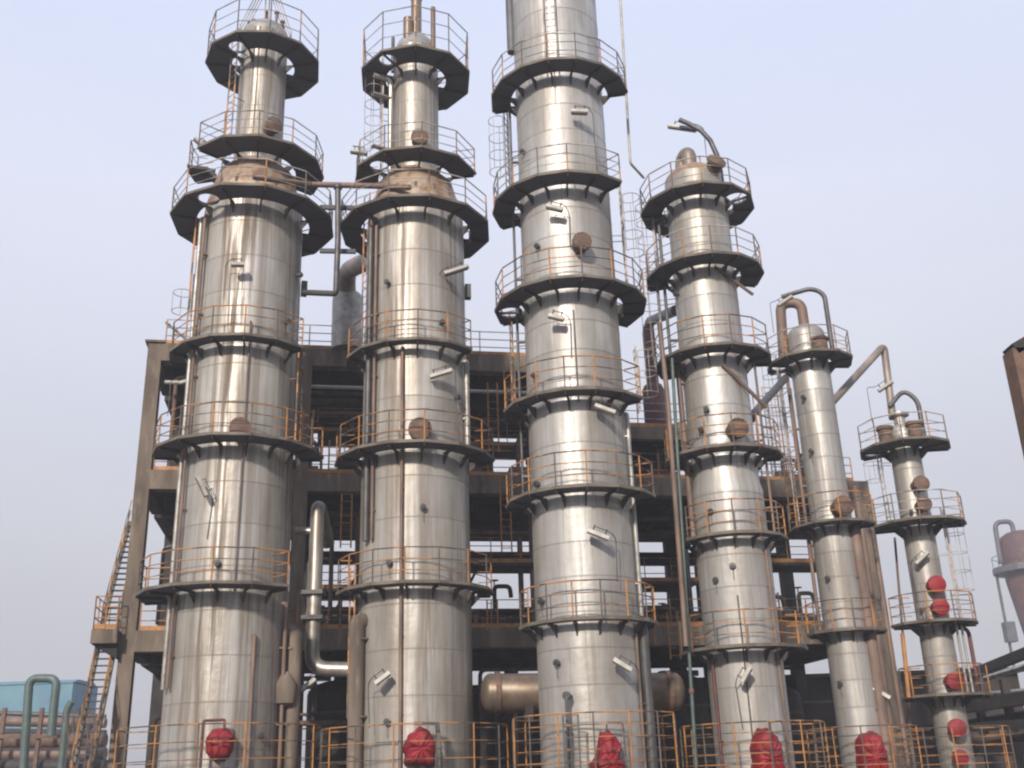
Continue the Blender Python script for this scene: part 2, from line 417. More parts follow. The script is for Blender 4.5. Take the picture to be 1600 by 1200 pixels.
def manhole(t, px, py, r, proj_=0.35, mat='rust', label=None, R=None, davit=False):
    L, nm = on_shell(t, px, py, R); ax = axes(nm)
    b = MB(); b.lathe([(r*0.8, -0.15), (r*0.8, proj_*0.7), (r, proj_*0.7), (r, proj_*0.86), (r*0.2, proj_*0.86)], 20, L, ax)
    o = b.build('manhole', mat, t.root, 30)
    c = MB(); c.lathe([(r, proj_*0.88), (r*0.99, proj_+0.02), (r*0.55, proj_+0.07), (0.03, proj_+0.09)], 20, L, ax)
    for i in range(12):
        q = i*math.pi/6; p = L+ax[0]*(r*0.88*math.cos(q))+ax[1]*(r*0.88*math.sin(q))+nm*(proj_+0.03)
        c.lathe([(0.022, -0.02), (0.022, 0.03)], 6, p, ax)
    c.build('cover', mat, o, 30)
    if davit:
        d = MB(); s = ax[0]*(r+0.08)
        d.tube(bend([L+s+nm*proj_-ax[1]*r*0.8, L+s+nm*proj_+ax[1]*(r+0.22), L+nm*(proj_+0.12)+ax[1]*(r+0.22), L+nm*(proj_+0.12)+ax[1]*r*0.7], 0.08), 0.022, 6)
        d.build('davit', 'post_d', o, 40)
    if label: o['label'] = label
    return o
def nozzle(t, px, py, r=0.065, ln=0.17, mat='pipe_d', R=None):
    L, nm = on_shell(t, px, py, R); b = MB(); ax = axes(nm)
    b.lathe([(r, -0.1), (r, ln-0.07), (r*1.7, ln-0.07), (r*1.7, ln-0.035), (r*1.5, ln-0.03), (r*1.5, ln), (r*0.5, ln), (r*0.5, ln+0.05)], 12, L, ax)
    b.bar(L+nm*(ln*0.6), L+nm*(ln*0.6)-Vector((0, 0, 0.45)), 0.018, 0.018)
    return b.build('nozzle', mat, t.root, 30)
def riser(t, a, z0, z1, r, off, mat, name='riser_pipe'):
    b = MB(); p = loc(t, a, t.R+off, z0); q = loc(t, a, t.R+off, z1)
    b.tube(bend([loc(t, a, t.R-0.05, z1+0.0), q, p], 0.3), r, 10)
    z = z0+1.0
    while z < z1-0.5: b.bar(loc(t, a, t.R-0.03, z), loc(t, a, t.R+off, z), r*2.3, 0.06); z += 2.4
    return b.build(name, mat, t.root, 40)
def lamp(px, py, tilt, lpx, label, t=None, Y=None, anchor=None, out=0.45, up=1, pole=1.2, width=0.24):
    """box lamp on a bent conduit; on a column's shell (t) or at distance Y with its foot at the pixel `anchor`"""
    if t is not None:
        L, nm = on_shell(t, px, py); c = Vector((L.x+t.x, L.y+t.y, L.z))+nm*out; rt = t.rt; fwd = t.d
    else:
        c = at(px, py, Y); fwd = Vector((-c.x, -c.y, 0)).normalized(); rt = Vector((-fwd.y, fwd.x, 0))
    k = (c-Vector(EYE)).dot(Vector(cF)); Ln = lpx*k/FPX
    X = (rt*math.cos(rad(tilt))+Vector((0, 0, 1))*math.sin(rad(tilt)))
    Yx = (fwd - Vector((0, 0, 0.25))); Yx = (Yx - X*Yx.dot(X)).normalized(); Z = X.cross(Yx)
    if Z.z < 0: Z = -Z
    root = empty('work_lamp', c, label, 'lamp', 'box lamps on the columns')
    b = MB(); W_ = width; H_ = 0.11
    vs = []
    for sx in (-1, 1):
        for (yy, zz) in ((-W_/2, -H_/2), (W_/2, -H_/2), (W_*0.32, H_/2), (-W_*0.32, H_/2)):
            vs.append(X*(sx*Ln/2)+Yx*yy+Z*zz)
    b.add(vs, [(0, 1, 2, 3), (7, 6, 5, 4), (0, 4, 5, 1), (1, 5, 6, 2), (2, 6, 7, 3), (3, 7, 4, 0)])
    b.build('housing', 'lampw', root)
    b = MB(); b.box(-Z*(H_/2+0.03), Ln*0.96, W_*0.9, 0.05, (X, Yx, Z)); b.build('tray', 'lampd', root)
    b = MB()
    e = X*(Ln/2*(1 if up > 0 else -1))
    if anchor is not None:
        foot = at(anchor[0], anchor[1], c.y)-c
        top = Vector((foot.x, foot.y, e.z+0.12)) if abs(foot.x-e.x) > 0.05 else e+Z*0.2
        pth = [X*(-Ln*0.3)*(1 if up > 0 else -1)+Z*0.2, e+Z*0.2, top, foot]
    else:
        foot = e+X*(0.18*up)-fwd*(out+0.1)-Vector((0, 0, pole))
        kn = e+X*(0.18*up)-fwd*(out-0.12)
        pth = [X*(-Ln*0.3)*up+Z*0.17, e+Z*0.17, kn+Z*0.1, kn-Vector((0, 0, pole))]
    b.tube(bend(pth, 0.12, 5), 0.015, 6)
    for q in (-0.28, 0.28): b.bar(X*(Ln*q)+Z*0.04, X*(Ln*q)+Z*0.21, 0.03, 0.03)
    b.build('arm', 'pipe_d', root, 50)
    return root

def extr(b, prof, L, ax, d0, d1, taper=0.86):
    """bulging wrapped cover: outline `prof` swept outwards with folds"""
    P = []
    for (x0, y0), (x1, y1) in zip(prof, prof[1:]+prof[:1]):
        n = max(1, int(math.hypot(x1-x0, y1-y0)/0.09)); P += [(x0+(x1-x0)*q/n, y0+(y1-y0)*q/n) for q in range(n)]
    N = len(P); rnd = random.Random(int(abs(L.x*1000))+N); cx = sum(p[0] for p in P)/N; cy = sum(p[1] for p in P)/N
    ph = [rnd.uniform(0, 6.28) for _ in range(4)]; rings = [(d0, 1.04), (d0+(d1-d0)*0.35, 1.02), (d0+(d1-d0)*0.65, 0.97), (d0+(d1-d0)*0.88, 0.90), (d1, 0.74), (d1+0.03, 0.45), (d1+0.045, 0.18)]
    vs = []
    for k, (d, f) in enumerate(rings):
        for i, (x, y) in enumerate(P):
            w = 0.022*math.sin(i*0.9+ph[0]+k*0.4)+0.018*math.sin(i*2.3+ph[1])+rnd.uniform(-0.012, 0.012)
            q = 1+w*(1.6 if k < 4 else 1.0)
            vs.append(L+ax[0]*(cx+(x-cx)*f*q)+ax[1]*(cy+(y-cy)*f*q)+ax[2]*(d+w*1.3))
    fs = [(k*N+i, k*N+(i+1) % N, (k+1)*N+(i+1) % N, (k+1)*N+i) for k in range(len(rings)-1) for i in range(N)]
    fs.append(tuple((len(rings)-1)*N+i for i in range(N))); b.add(vs, fs)
def banded(prof, course, w=0.025, h=0.006):
    out = []
    for (r0, z0), (r1, z1) in zip(prof, prof[1:]):
        out.append((r0, z0))
        if z1-z0 > 0.6:
            k = math.ceil((z0+0.1)/course)
            while k*course < z1-0.1:
                z = k*course; r = r0+(r1-r0)*(z-z0)/(z1-z0)
                out += [(r, z-w), (r+h, z-w*0.7), (r+h, z+w*0.7), (r, z+w)]; k += 1
    out.append(prof[-1]); return out
def head(zc, R, h, k=8):
    return [(R*math.cos(q*math.pi/2/k)+0.001, zc+h*math.sin(q*math.pi/2/k)) for q in range(k+1)]

C1 = cladding('aluminium cladding stained', 1.92, 1.42, 1.0, (0.54, 0.525, 0.495), 1.3)
C2 = cladding('aluminium cladding stained pale', 1.9, 1.42, 0.9, (0.54, 0.525, 0.495), 17.7)
C3 = cladding('aluminium cladding clean', 1.63, 1.06, 0.32, (0.53, 0.52, 0.50), 33.1)
C4 = cladding('aluminium cladding clean narrow', 1.2, 1.06, 0.36, (0.525, 0.515, 0.495), 47.9)
C5 = cladding('aluminium cladding slim', 0.8, 0.95, 0.4, (0.525, 0.515, 0.495), 61.0)
C6 = cladding('aluminium cladding slim stained', 0.62, 0.95, 0.6, (0.50, 0.485, 0.455), 77.0)

T1 = tower(371, 760, 36, 1.92, C1, 'far left wide column with a narrow neck and heavy brown run-down stains')
T2 = tower(649, 600, 36, 1.90, C2, 'wide stained column second from left, two upright pipes on its narrow neck')
T3 = tower(898, 600, 33.6, 1.63, C3, 'tallest column, its clean upper end cut off by the top of the photo')
T4 = tower(1124, 660, 36, 1.23, C4, 'medium clean column with a rusty dome and a bent dark davit pipe on top')
T5 = tower(1300, 820, 41, 0.795, C5, 'slim bright column with a gooseneck pipe and only three platforms')
T6 = tower(1445, 890, 43, 0.625, C6, 'thinnest column, far right, with red covers beside its lower platforms')

# ---- T1
t = T1; RN = 0.93
z3 = platform(t, 286, 142, seg=30, hatches=((326, 309, 0.40),), post='g', phase=6)
z2 = platform(t, 210, 119, -60, 118, 32, rsh=1.25, post='g', gap=0.25); platform(t, 210, 121, -116, -90, 26, rsh=1.6, post='g', gap=0.25)
z1 = platform(t, 47, 106, seg=33, rsh=RN, hatches=((372, 72, 0.36),), post='g', phase=4, gap=0.32, rails=3, h=1.6)
z4 = platform(t, 521, 124, -100, 47, 24)
z5 = platform(t, 676, 136, -92, 80, 25)
z6 = platform(t, 908, 140, -108, 36, 24)
z7 = platform(t, 1214, 150, -110, 110, 24, rails=3, h=1.5)
t.z = (z1, z2, z3, z4, z5, z6)
zs = z3+0.35
b = MB(); b.lathe(banded([(1.92, 0), (1.92, z6), (1.90, z5), (1.86, z3+0.15)], 1.42), 96); b.build('shell', C1, t.root, 30)
b = MB(); b.lathe([(1.86, z3+0.15), (1.84, z3+0.5), (1.45, z2-0.35), (1.16, z2-0.1), (1.10, z2+0.02), (1.0, z2+0.05)], 64); o = b.build('cone', 'rustl', t.root, 50)
for i in range(9):
    a = -100+i*25; q = MB(); p0 = loc(t, a, 1.66, z3+0.55); p1 = loc(t, a, 1.66, z3+1.25); q.tube(bend([p0, p1, loc(t, a, 1.2, z3+1.3)], 0.2), 0.09, 8); q.build('cone_pipe', 'rust', t.root, 40)
b = MB(); b.lathe([(RN, z2-0.02), (RN, z1+1.3)], 64); b.build('neck', C1, t.root, 30)
b = MB(); b.lathe([(RN, z1+1.3)]+head(z1+1.3, RN, 0.85), 48); b.build('top_head', 'pot', t.root, 50)
for sg in (-1, 1):
    b = MB()
    for q in range(4):
        b.tube([loc(t, sg*78, 1.05, z1+0.75+0.33*q), loc(t, sg*8, 0.55, z1+3.4+0.33*q)], 0.02, 6)
    b.tube([loc(t, sg*78, 1.05, z1+0.4), loc(t, sg*78, 1.05, z1+1.8)], 0.03, 6); b.tube([loc(t, sg*8, 0.55, z1+2.0), loc(t, sg*8, 0.55, z1+4.5)], 0.03, 6)
    b.build('crown_stair_rail', 'railg', t.root)
for i, (a, rr, hh) in enumerate(((-55, 0.6, 0.55), (0, 0.35, 1.25), (40, 0.62, 1.2), (-100, 0.7, 0.9), (95, 0.66, 0.8), (60, 0.75, 0.7))):
    b = MB(); p = loc(t, a, rr, z1+1.6); b.lathe([(0.06, -0.3), (0.06, hh*0.7-0.08), (0.10, hh*0.7-0.08), (0.10, hh*0.7)], 12, p); b.build('top_nozzle', 'rust' if i % 2 else 'pipe_b', t.root, 30)
ladder(t, -58, z2, z1+1.0, rsh=RN, off=0.45, cage=False)
ladder(t, -84, zshell(t, 462), z3+0.9, off=0.22, cage=False); ladder(t, -88, zshell(t, 470), zshell(t, 405), off=0.12, cage=True, cz=0.2, mat='railg')
ladder(t, 62, z5, z4+0.2, off=0.3, cage=False)
for a, m_, r_ in ((-66, 'pot', 0.08), (-58, 'pipe_b', 0.06)): riser(t, a, z5-8, z3-0.4, r_, 0.16, m_)
riser(t, 62, 0.2, z6-0.35, 0.07, 0.14, 'pipe_b')
riser(t, 74, 0.2, z6-1.2, 0.28, 0.32, 'concrete', 'duct')
riser(t, 3, z6-0.1, z4+0.8, 0.035, 0.06, 'pipe_b', 'conduit')
riser(t, 24, z7, z6-1.5, 0.06, 0.10, 'pipe_b', 'conduit')
b = MB(); p = loc(t, 66, 2.1, z6-3.3); b.lathe([(0.0, -0.4), (0.32, -0.25), (0.36, 0.35), (0.2, 0.6), (0.08, 0.75)], 16, p); b.build('blind_pot', 'concrete', t.root, 40)
manhole(t, 375, 675, 0.36, 0.55)
manhole(t, 421, 203, 0.34, 0.45, R=RN, mat='rust')
for px, py in ((505-40, 430), (447, 503), (340, 880), (404, 1150)): nozzle(t, px, py)
nozzle(t, 345, 1148, 0.08, 0.2)
L, nm = on_shell(t, 344, 1160); ax = axes(nm)
b = MB(); extr(b, [(0.42*math.cos(q*math.pi/8)*(1+0.06*math.sin(q*2.1)), 0.42*math.sin(q*math.pi/8)-(0.12 if q > 8 else 0)) for q in range(16)], L, ax, -0.1, 0.55, 0.9); o = b.build('manhole_cover', 'red', t.root, 55); o['label'] = 'rounded red cover low on the column'
b = MB(); b.tube(bend([L-ax[0]*0.52+nm*0.45-Vector((0, 0, 1.2)), L-ax[0]*0.52+nm*0.45+Vector((0, 0, 0.62)), L+ax[0]*0.1+nm*0.45+Vector((0, 0, 0.64)), L+ax[0]*0.1+nm*0.5+Vector((0, 0, 0.35))], 0.06), 0.045, 8); b.build('davit', 'maroon', t.root, 40)
b = MB(); L, nm = on_shell(t, 344, 1200); b.box(L+nm*0.35+Vector((0, 0, -0.25)), 0.5, 0.7, 0.5, axes((0, 0, 1), nm)); b.build('cover_support', 'maroon', t.root)
# right junction box on the shell edge
b = MB(); b.box(loc(t, 92, 2.02, z4+3.2), 0.22, 0.3, 0.55, (loc(t, 92, 1, 0), loc(t, 182, 1, 0), Vector((0, 0, 1)))); b.build('junction_box', 'pipe_d', t.root)

# ---- T2
t = T2; RN = 0.91
z3 = platform(t, 302, 133, seg=30, post='g', phase=10)
z2 = platform(t, 227, 111, -100, 76, 36, rsh=1.2, hatches=((592, 257, 0.34),), post='g', gap=0.25)
z1 = platform(t, 69, 104, seg=36, rsh=RN, hatches=((606, 92, 0.34),), post='g', phase=0, gap=0.32, rails=3, h=1.9)
z4 = platform(t, 527, 117, -98, 52, 24)
z5 = platform(t, 687, 130, -92, 80, 25)
z6 = platform(t, 907, 122, -80, 90, 25)
z7 = platform(t, 1214, 140, -110, 110, 24, rails=3, h=1.5)
t.z = (z1, z2, z3, z4, z5, z6)
b = MB(); b.lathe(banded([(1.90, 0), (1.90, z6), (1.88, z5), (1.84, z3+0.15)], 1.42), 96); b.build('shell', C2, t.root, 30)
b = MB(); b.lathe([(1.84, z3+0.15), (1.82, z3+0.5), (1.45, z2-0.4), (1.14, z2-0.1), (1.08, z2+0.02), (0.98, z2+0.05)], 64); b.build('cone', 'rustl', t.root, 50)
for i in range(7):
    a = -75+i*25; q = MB(); p0 = loc(t, a, 1.64, z3+0.5); p1 = loc(t, a, 1.60, z3+1.3); q.tube(bend([p0, p1, loc(t, a, 1.15, z3+1.35)], 0.2), 0.08, 8); q.build('cone_pipe', 'pipe_b' if i % 2 else 'rust', t.root, 40)
b = MB(); b.lathe([(RN, z2-0.02), (RN, z1+1.2)], 64); b.build('neck', C2, t.root, 30)
b = MB(); b.lathe([(RN, z1+1.2), (0.75, z1+1.7), (0.35, z1+2.2), (0.01, z1+2.25)], 48); b.build('top_head', 'pot', t.root, 50)
b = MB(); p = loc(t, 4, 0.25, z1+0.3); b.lathe([(0.22, 0), (0.22, 3.6), (0.26, 3.6), (0.26, 3.7)], 20, p); b.build('vent_pipe', 'pipe_y', t.root, 40)
b = MB(); p = loc(t, 48, 0.95, z1+0.05); b.lathe([(0.13, 0), (0.13, 0.9), (0.10, 0.9), (0.10, 3.1)], 14, p); b.build('vent_pipe', 'pipe_b', t.root, 40)
b = MB(); p = loc(t, -32, 0.6, z1+1.5); b.lathe([(0.2, 0), (0.2, 1.15)], 16, p); b.build('top_nozzle', 'pipe_y', t.root, 40)
b = MB(); p = loc(t, -62, 1.05, z1); b.lathe([(0.07, 0), (0.07, 1.7)], 12, p); b.build('top_nozzle', 'pipe_d', t.root, 40)
riser(t, -64, z2, z1-0.4, 0.10, -0.8, 'pipe_s')
ladder(t, -80, z2, z1+1.0, rsh=RN, off=0.45, cz=1.0, mat='railg')
ladder(t, -60, z4, z3+1.0, off=0.2, cage=False)
ladder(t, -66, z6-4, z6+0.8, off=0.35, cage=False)
for a, m_, r_, q in ((-46, 'pipe_b', 0.06, 0.10), (-54, 'pipe_d', 0.11, 0.13)): riser(t, a, z5-3, z3-0.5, r_, q, m_)
riser(t, -13, 0.3, z4-0.12, 0.06, 0.09, 'pipe_b', 'conduit')
riser(t, -60, 0.3, z6-1, 0.25, 0.25, 'concrete', 'duct')
riser(t, 66, z5+0.4, z4-0.2, 0.10, 0.10, 'pot')
manhole(t, 655, 676, 0.40, 0.45)
manhole(t, 654, 222, 0.34, 0.4, R=RN, mat='rust')
for px, py in ((607, 442), (660, 793), (610, 880), (607, 1128), (689, 505), (712, 622)): nozzle(t, px, py)
b = MB(); L, nm = on_shell(t, 655, 1165); ax = axes(nm)
prof = [(-0.45, -0.55), (0.42, -0.62), (0.5, -0.1), (0.30, 0.42), (0.02, 0.52), (-0.36, 0.30), (-0.46, -0.05)]
extr(b, prof, L, ax, -0.1, 0.75); o = b.build('manhole_cover', 'red', t.root, 55); o['label'] = 'faceted red cover low on the column'
b = MB(); b.bar(L+nm*0.6+ax[0]*0.62-Vector((0, 0, 1)), L+nm*0.6+ax[0]*0.5+Vector((0, 0, 0.62)), 0.12, 0.14); b.bar(L+nm*0.6+ax[0]*0.5+Vector((0, 0, 0.6)), L+nm*0.6-ax[0]*0.2+Vector((0, 0, 0.62)), 0.1, 0.1); b.build('davit', 'post_d', t.root)
b = MB(); b.box(loc(t, 92, 1.98, z4+3.0), 0.22, 0.3, 0.55, (loc(t, 92, 1, 0), loc(t, 182, 1, 0), Vector((0, 0, 1)))); b.build('junction_box', 'pipe_d', t.root)

# ---- T3
t = T3
zA = platform(t, 89, 127, -98, 84, 24, post='g')
zB = platform(t, 266, 129, -112, 50, 24, post='g')
zC = platform(t, 430, 130, -108, 128, 24, hatches=((798, 486, 0.42),))
zD = platform(t, 605, 121, -100, 62, 24)
zE = platform(t, 757, 121, -88, 75, 24)
zF = platform(t, 964, 106, -82, 82, 24)
zG = platform(t, 1210, 125, -120, 120, 24, rails=5, h=1.65)
zT = zshell(t, -160)
b = MB(); b.lathe(banded([(1.63, 0), (1.63, zT)], 1.06)+head(zT, 1.63, 0.8), 96); b.build('shell', C3, t.root, 30)
ladder(t, -6, zA, zT, off=0.22, cage=False, mat='railg')
ladder(t, -104, zB, zA+0.4, off=0.5, cz=2.1, mat='pipe_d')
ladder(t, 94, zC, zB+1.0, off=0.4, cz=2.1, mat='railg')
ladder(t, -96, zD, zC, off=0.5, cage=False)
ladder(t, 96, zD, zC-1.5, off=0.5, cz=0.6, mat='railg')
riser(t, -88, zE, zA-0.2, 0.05, 0.25, 'pipe_d')
riser(t, 74, zF+0.2, zD-0.3, 0.07, 0.10, 'pot')
riser(t, 58, 0.3, zF-0.4, 0.045, 0.06, 'pipe_b', 'conduit')
riser(t, 3, zD-0.2, zC-0.8, 0.025, 0.05, 'pipe_d', 'conduit')
riser(t, 70, 0.3, zF-0.2, 0.16, 0.14, 'pipe_d')
manhole(t, 905, 386, 0.33, 0.45, 'rust')
for px, py in ((842, 386), (838, 587), (843, 757), (850, 940), (873, 1036), (820, 238)): nozzle(t, px, py)
b = MB(); L, nm = on_shell(t, 893, 1088); b.tube(bend([L-nm*0.05, L+nm*0.4, L+nm*0.4-Vector((0, 0, 3))], 0.1), 0.05, 8); b.lathe([(0.12, 0.0), (0.12, 0.12)], 12, L+nm*0.3, axes(nm)); b.build('drain_pipe', 'pipe_d', t.root, 40)
ladder(t, -14, 0.2, zshell(t, 1118), off=1.0, cage=False, mat='pipe_d')
L, nm = on_shell(t, 947, 1172); ax = axes(nm)
b = MB(); extr(b, [(-0.42, -0.9), (0.46, -0.9), (0.44, -0.35), (0.30, -0.18), (0.36, 0.12), (0.24, 0.40), (0.05, 0.52), (-0.14, 0.44), (-0.26, 0.12), (-0.30, -0.16), (-0.47, -0.36)], L, ax, -0.1, 0.6, 0.85); o = b.build('manhole_cover', 'red', t.root, 55); o['label'] = 'lumpy red cover narrow above and wide below'
b = MB(); b.tube(bend([L+nm*0.5-ax[0]*0.05+Vector((0, 0, 0.4)), L+nm*0.5-ax[0]*0.05+Vector((0, 0, 0.72)), L+nm*0.5+ax[0]*0.42+Vector((0, 0, 0.72)), L+nm*0.5+ax[0]*0.48-Vector((0, 0, 1))], 0.1), 0.03, 6); b.build('davit', 'post_d', t.root)
b = MB(); b.tube([loc(t, -84, 1.72, zshell(t, 38)), loc(t, -84, 1.72, zT)], 0.17, 12); b.build('riser_pipe', 'slate', t.root, 40)

# ---- T4
t = T4
zA = platform(t, 284, 100, seg=30, hatches=((1150, 308, 0.42),), post='g', rsh=1.15, phase=8)
zB = platform(t, 394, 101, -98, 118, 28, post='g', rsh=1.15)
zC = platform(t, 536, 97, -112, 100, 28, rsh=1.15)
zD = platform(t, 694, 95, -95, 92, 28, rsh=1.18)
zE = platform(t, 830, 86, -80, 88, 28)
zF = platform(t, 1007, 95, -82, 90, 28)
zG = platform(t, 1210, 108, -120, 120, 26, rails=5, h=1.5)
b = MB(); b.lathe(banded([(1.24, 0), (1.24, zD-1.2), (1.16, zD-0.9), (1.15, zA+1.2)], 1.06), 80); b.build('shell', C4, t.root, 30)
b = MB(); b.lathe(head(zA+1.2, 1.15, 0.65), 48); b.build('top_head', 'rustl', t.root, 50)
b = MB(); p = loc(t, -25, 0.25, zA+1.55); b.tube(bend([p, p+Vector((0, 0, 0.95)), p+loc(t, -150, 0.55, 0)+Vector((0, 0, 0.95)), p+loc(t, -150, 0.6, 0)+Vector((0, 0, 0.1))], 0.42), 0.29, 14); b.build('vent_pipe', 'pipe_p', t.root, 50)
b = MB(); p = loc(t, 42, 1.25, zA+1.35); b.lathe([(0.3, -0.9), (0.3, 0.1), (0.38, 0.1), (0.38, 0.22), (0.2, 0.32), (0.01, 0.34)], 18, p, axes(loc(t, 35, 1, 0.55))); b.build('top_nozzle', 'rust', t.root, 40)
b = MB(); p = loc(t, 70, 1.1, zA); up = Vector((0, 0, 1)); lf = loc(t, -90, 1, 0)
b.tube([p, p+up*1.4, p+up*2.1+lf*0.06, p+up*2.8+lf*0.25, p+up*3.3+lf*0.55, p+up*3.7+lf*1.0, p+up*3.95+lf*1.35], 0.10, 10); b.build('davit', 'pipe_d', t.root, 60)
ladder(t, -96, zB, zA+1.0, off=0.55, cz=0.5, rsh=1.15, mat='railg')
ladder(t, -90, zC, zB+1.0, off=0.6, cz=0.3, rsh=1.15, mat='railg')
riser(t, -78, zC, zA-0.5, 0.06, 0.3, 'pipe_d')
riser(t, 70, zE, zC-0.3, 0.045, 0.30, 'pipe_b', 'conduit')
riser(t, -70, zE, zC, 0.10, 0.12, 'pipe_b')
riser(t, 55, zG, zE-0.5, 0.05, 0.08, 'pipe_b', 'conduit')
riser(t, -50, zG, zF-0.3, 0.06, 0.10, 'maroon', 'conduit')
riser(t, 0, zG, zE-2.0, 0.025, 0.05, 'pipe_d', 'conduit')
b = MB(); p = loc(t, 20, 1.2, zB-0.1); q = loc(t, 75, 1.75, zB-1.1); b.tube([p, q], 0.06, 8); b.build('stay', 'pipe_b', t.root)
b = MB(); p = loc(t, 15, 1.25, zC-0.5); q = loc(t, 75, 1.75, zC-2.0); b.tube([p, q], 0.07, 8); b.build('stay', 'pipe_b', t.root)
manhole(t, 1146, 675, 0.36, 0.5, 'rust', R=1.16)
for px, py in ((1098, 672), (1113, 800), (1121, 907), (1145, 885), (1060, 460), (1105, 640)): nozzle(t, px, py, R=1.17)
L, nm = on_shell(t, 1195, 1170); ax = axes(nm)
arch = [(-0.47, -0.9), (0.47, -0.9), (0.42, 0.1), (0.33, 0.4), (0.15, 0.56), (-0.15, 0.56), (-0.33, 0.4), (-0.42, 0.1)]
b = MB(); extr(b, arch, L, ax, -0.1, 0.6, 0.9); o = b.build('manhole_cover', 'red', t.root, 55); o['label'] = 'tall arched red cover low on the column'
b = MB(); b.tube(bend([L+nm*0.5+ax[0]*0.1+Vector((0, 0, 0.4)), L+nm*0.5+ax[0]*0.1+Vector((0, 0, 0.78)), L+nm*0.5+ax[0]*0.5+Vector((0, 0, 0.78)), L+nm*0.5+ax[0]*0.55-Vector((0, 0, 1))], 0.1), 0.03, 6); b.build('davit', 'post_d', t.root)

# ---- T5
t = T5
zA = platform(t, 546, 71, -100, 112, 34, hatches=((1218, 573, 0.33),), post='g', gap=0.12)
zB = platform(t, 811, 67, -88, 80, 32, gap=0.12)
zC = platform(t, 982, 60, -82, 76, 32, gap=0.12)
zG = platform(t, 1210, 80, -120, 120, 30, rails=5, h=1.6)
b = MB(); b.lathe(banded([(0.83, 0), (0.83, zB-0.1), (0.79, zB), (0.77, zA+1.25)], 0.95), 64); b.build('shell', C5, t.root, 30)
b = MB(); b.lathe(head(zA+1.25, 0.77, 0.5), 40); b.build('top_head', C5, t.root, 50)
b = MB(); p = loc(t, 0, 0.1, zA+1.6); b.tube(bend([p, p+Vector((0, 0, 1.2)), p-t.rt*0.85+Vector((0, 0, 1.3)), p-t.rt*1.0-Vector((0, 0, 1.2))], 0.6), 0.22, 12); b.build('gooseneck', 'pipe_b', t.root, 50)
b = MB(); p = loc(t, 40, 0.75, zA); b.lathe([(0.34, 0), (0.34, 0.75), (0.40, 0.75), (0.40, 0.86), (0.1, 0.95)], 18, p); b.build('top_nozzle', 'rust', t.root, 40)
b = MB(); p = loc(t, 80, 1.0, zA); b.tube(bend([p, p+up*3.0, p+up*3.35-t.rt*0.5, p+up*3.15-t.rt*1.75], 0.9, 9), 0.10, 10); b.lathe([(0.16, 0), (0.16, 0.12)], 12, p); b.build('davit', 'pipe_d', t.root, 60)
ladder(t, -100, zB, zA+0.6, off=0.5, cage=True, mat='railg', cz=2.2)
riser(t, -80, zC, zA-0.3, 0.07, 0.18, 'pipe_b')
riser(t, 66, 0.3, zB-0.2, 0.24, 0.08, 'pipe_b')
manhole(t, 1310, 795, 0.40, 0.55, 'rust')
for px, py in ((1258, 622), (1270, 706), (1296, 904), (1316, 1068)): nozzle(t, px, py, 0.06, 0.22)
L, nm = on_shell(t, 1358, 1170); ax = axes(nm)
b = MB(); extr(b, [(x*1.08, y) for x, y in arch], L, ax, -0.1, 0.7, 0.9); o = b.build('manhole_cover', 'red', t.root, 55); o['label'] = 'rounded red cover behind the guard rails'

# ---- T6
t = T6
zA = platform(t, 684, 72, -105, 105, 34, hatches=((1364, 708, 0.33),), post='g', gap=0.12)
zB = platform(t, 808, 73, -88, 98, 32, post='g', gap=0.12)
zC = platform(t, 968, 64, -75, 100, 32, gap=0.12)
zD = platform(t, 1084, 64, -80, 90, 32, gap=0.12)
zG = platform(t, 1208, 80, -120, 120, 30, rails=5, h=1.6)
b = MB(); b.lathe(banded([(0.64, 0), (0.62, zB), (0.60, zA+0.7)], 0.95), 56); b.build('shell', C6, t.root, 30)
b = MB(); b.lathe(head(zA+0.7, 0.60, 0.42), 40); b.build('top_head', C6, t.root, 50)
b = MB(); p = loc(t, -5, 0.12, zA+0.9); b.lathe([(0.24, 0), (0.24, 0.5), (0.42, 0.55), (0.42, 0.65)], 18, p); b.build('top_nozzle', 'pipe_s', t.root, 40)
for a in (-60, 45): b = MB(); p = loc(t, a, 0.75, zA); b.lathe([(0.3, 0), (0.3, 0.85), (0.36, 0.85), (0.36, 0.98), (0.1, 1.05)], 18, p); b.build('top_nozzle', 'rust', t.root, 40)
b = MB(); p = loc(t, 70, 0.9, zA); b.tube(bend([p, p+up*2.0, p+up*2.55-t.rt*0.5, p+up*1.9-t.rt*1.15], 0.7, 9), 0.10, 10); b.lathe([(0.17, 0), (0.17, 0.12)], 12, p); b.build('davit', 'pipe_d', t.root, 60)
ladder(t, -70, zB, zA, off=0.5, cage=True, mat='railg', cz=2.0)
ladder(t, 78, zC, zB+0.6, off=0.42, cage=True, mat='railg', cz=1.2)
riser(t, 60, zD, zC, 0.05, 0.3, 'pipe_s', 'conduit')
riser(t, 75, zD, zC, 0.05, 0.4, 'pipe_s', 'conduit')
riser(t, 95, zD, zC-0.2, 0.08, 0.6, 'maroon', 'conduit')
manhole(t, 1433, 760, 0.33, 0.5, 'rust'); manhole(t, 1438, 792, 0.30, 0.5, 'rust')
manhole(t, 1458, 916, 0.35, 0.5, 'red', 'upper of two stacked red covers'); manhole(t, 1464, 951, 0.33, 0.5, 'red', 'lower of two stacked red covers')
manhole(t, 1485, 1066, 0.34, 0.5, 'red', 'red cover just above the lowest platform')
manhole(t, 1492, 1138, 0.34, 0.5, 'red', 'red cover under the lowest platform'); manhole(t, 1498, 1184, 0.30, 0.5, 'red', 'lowest red cover')
for px, py in ((1443, 953), (1425, 800)): nozzle(t, px, py, 0.05, 0.2)

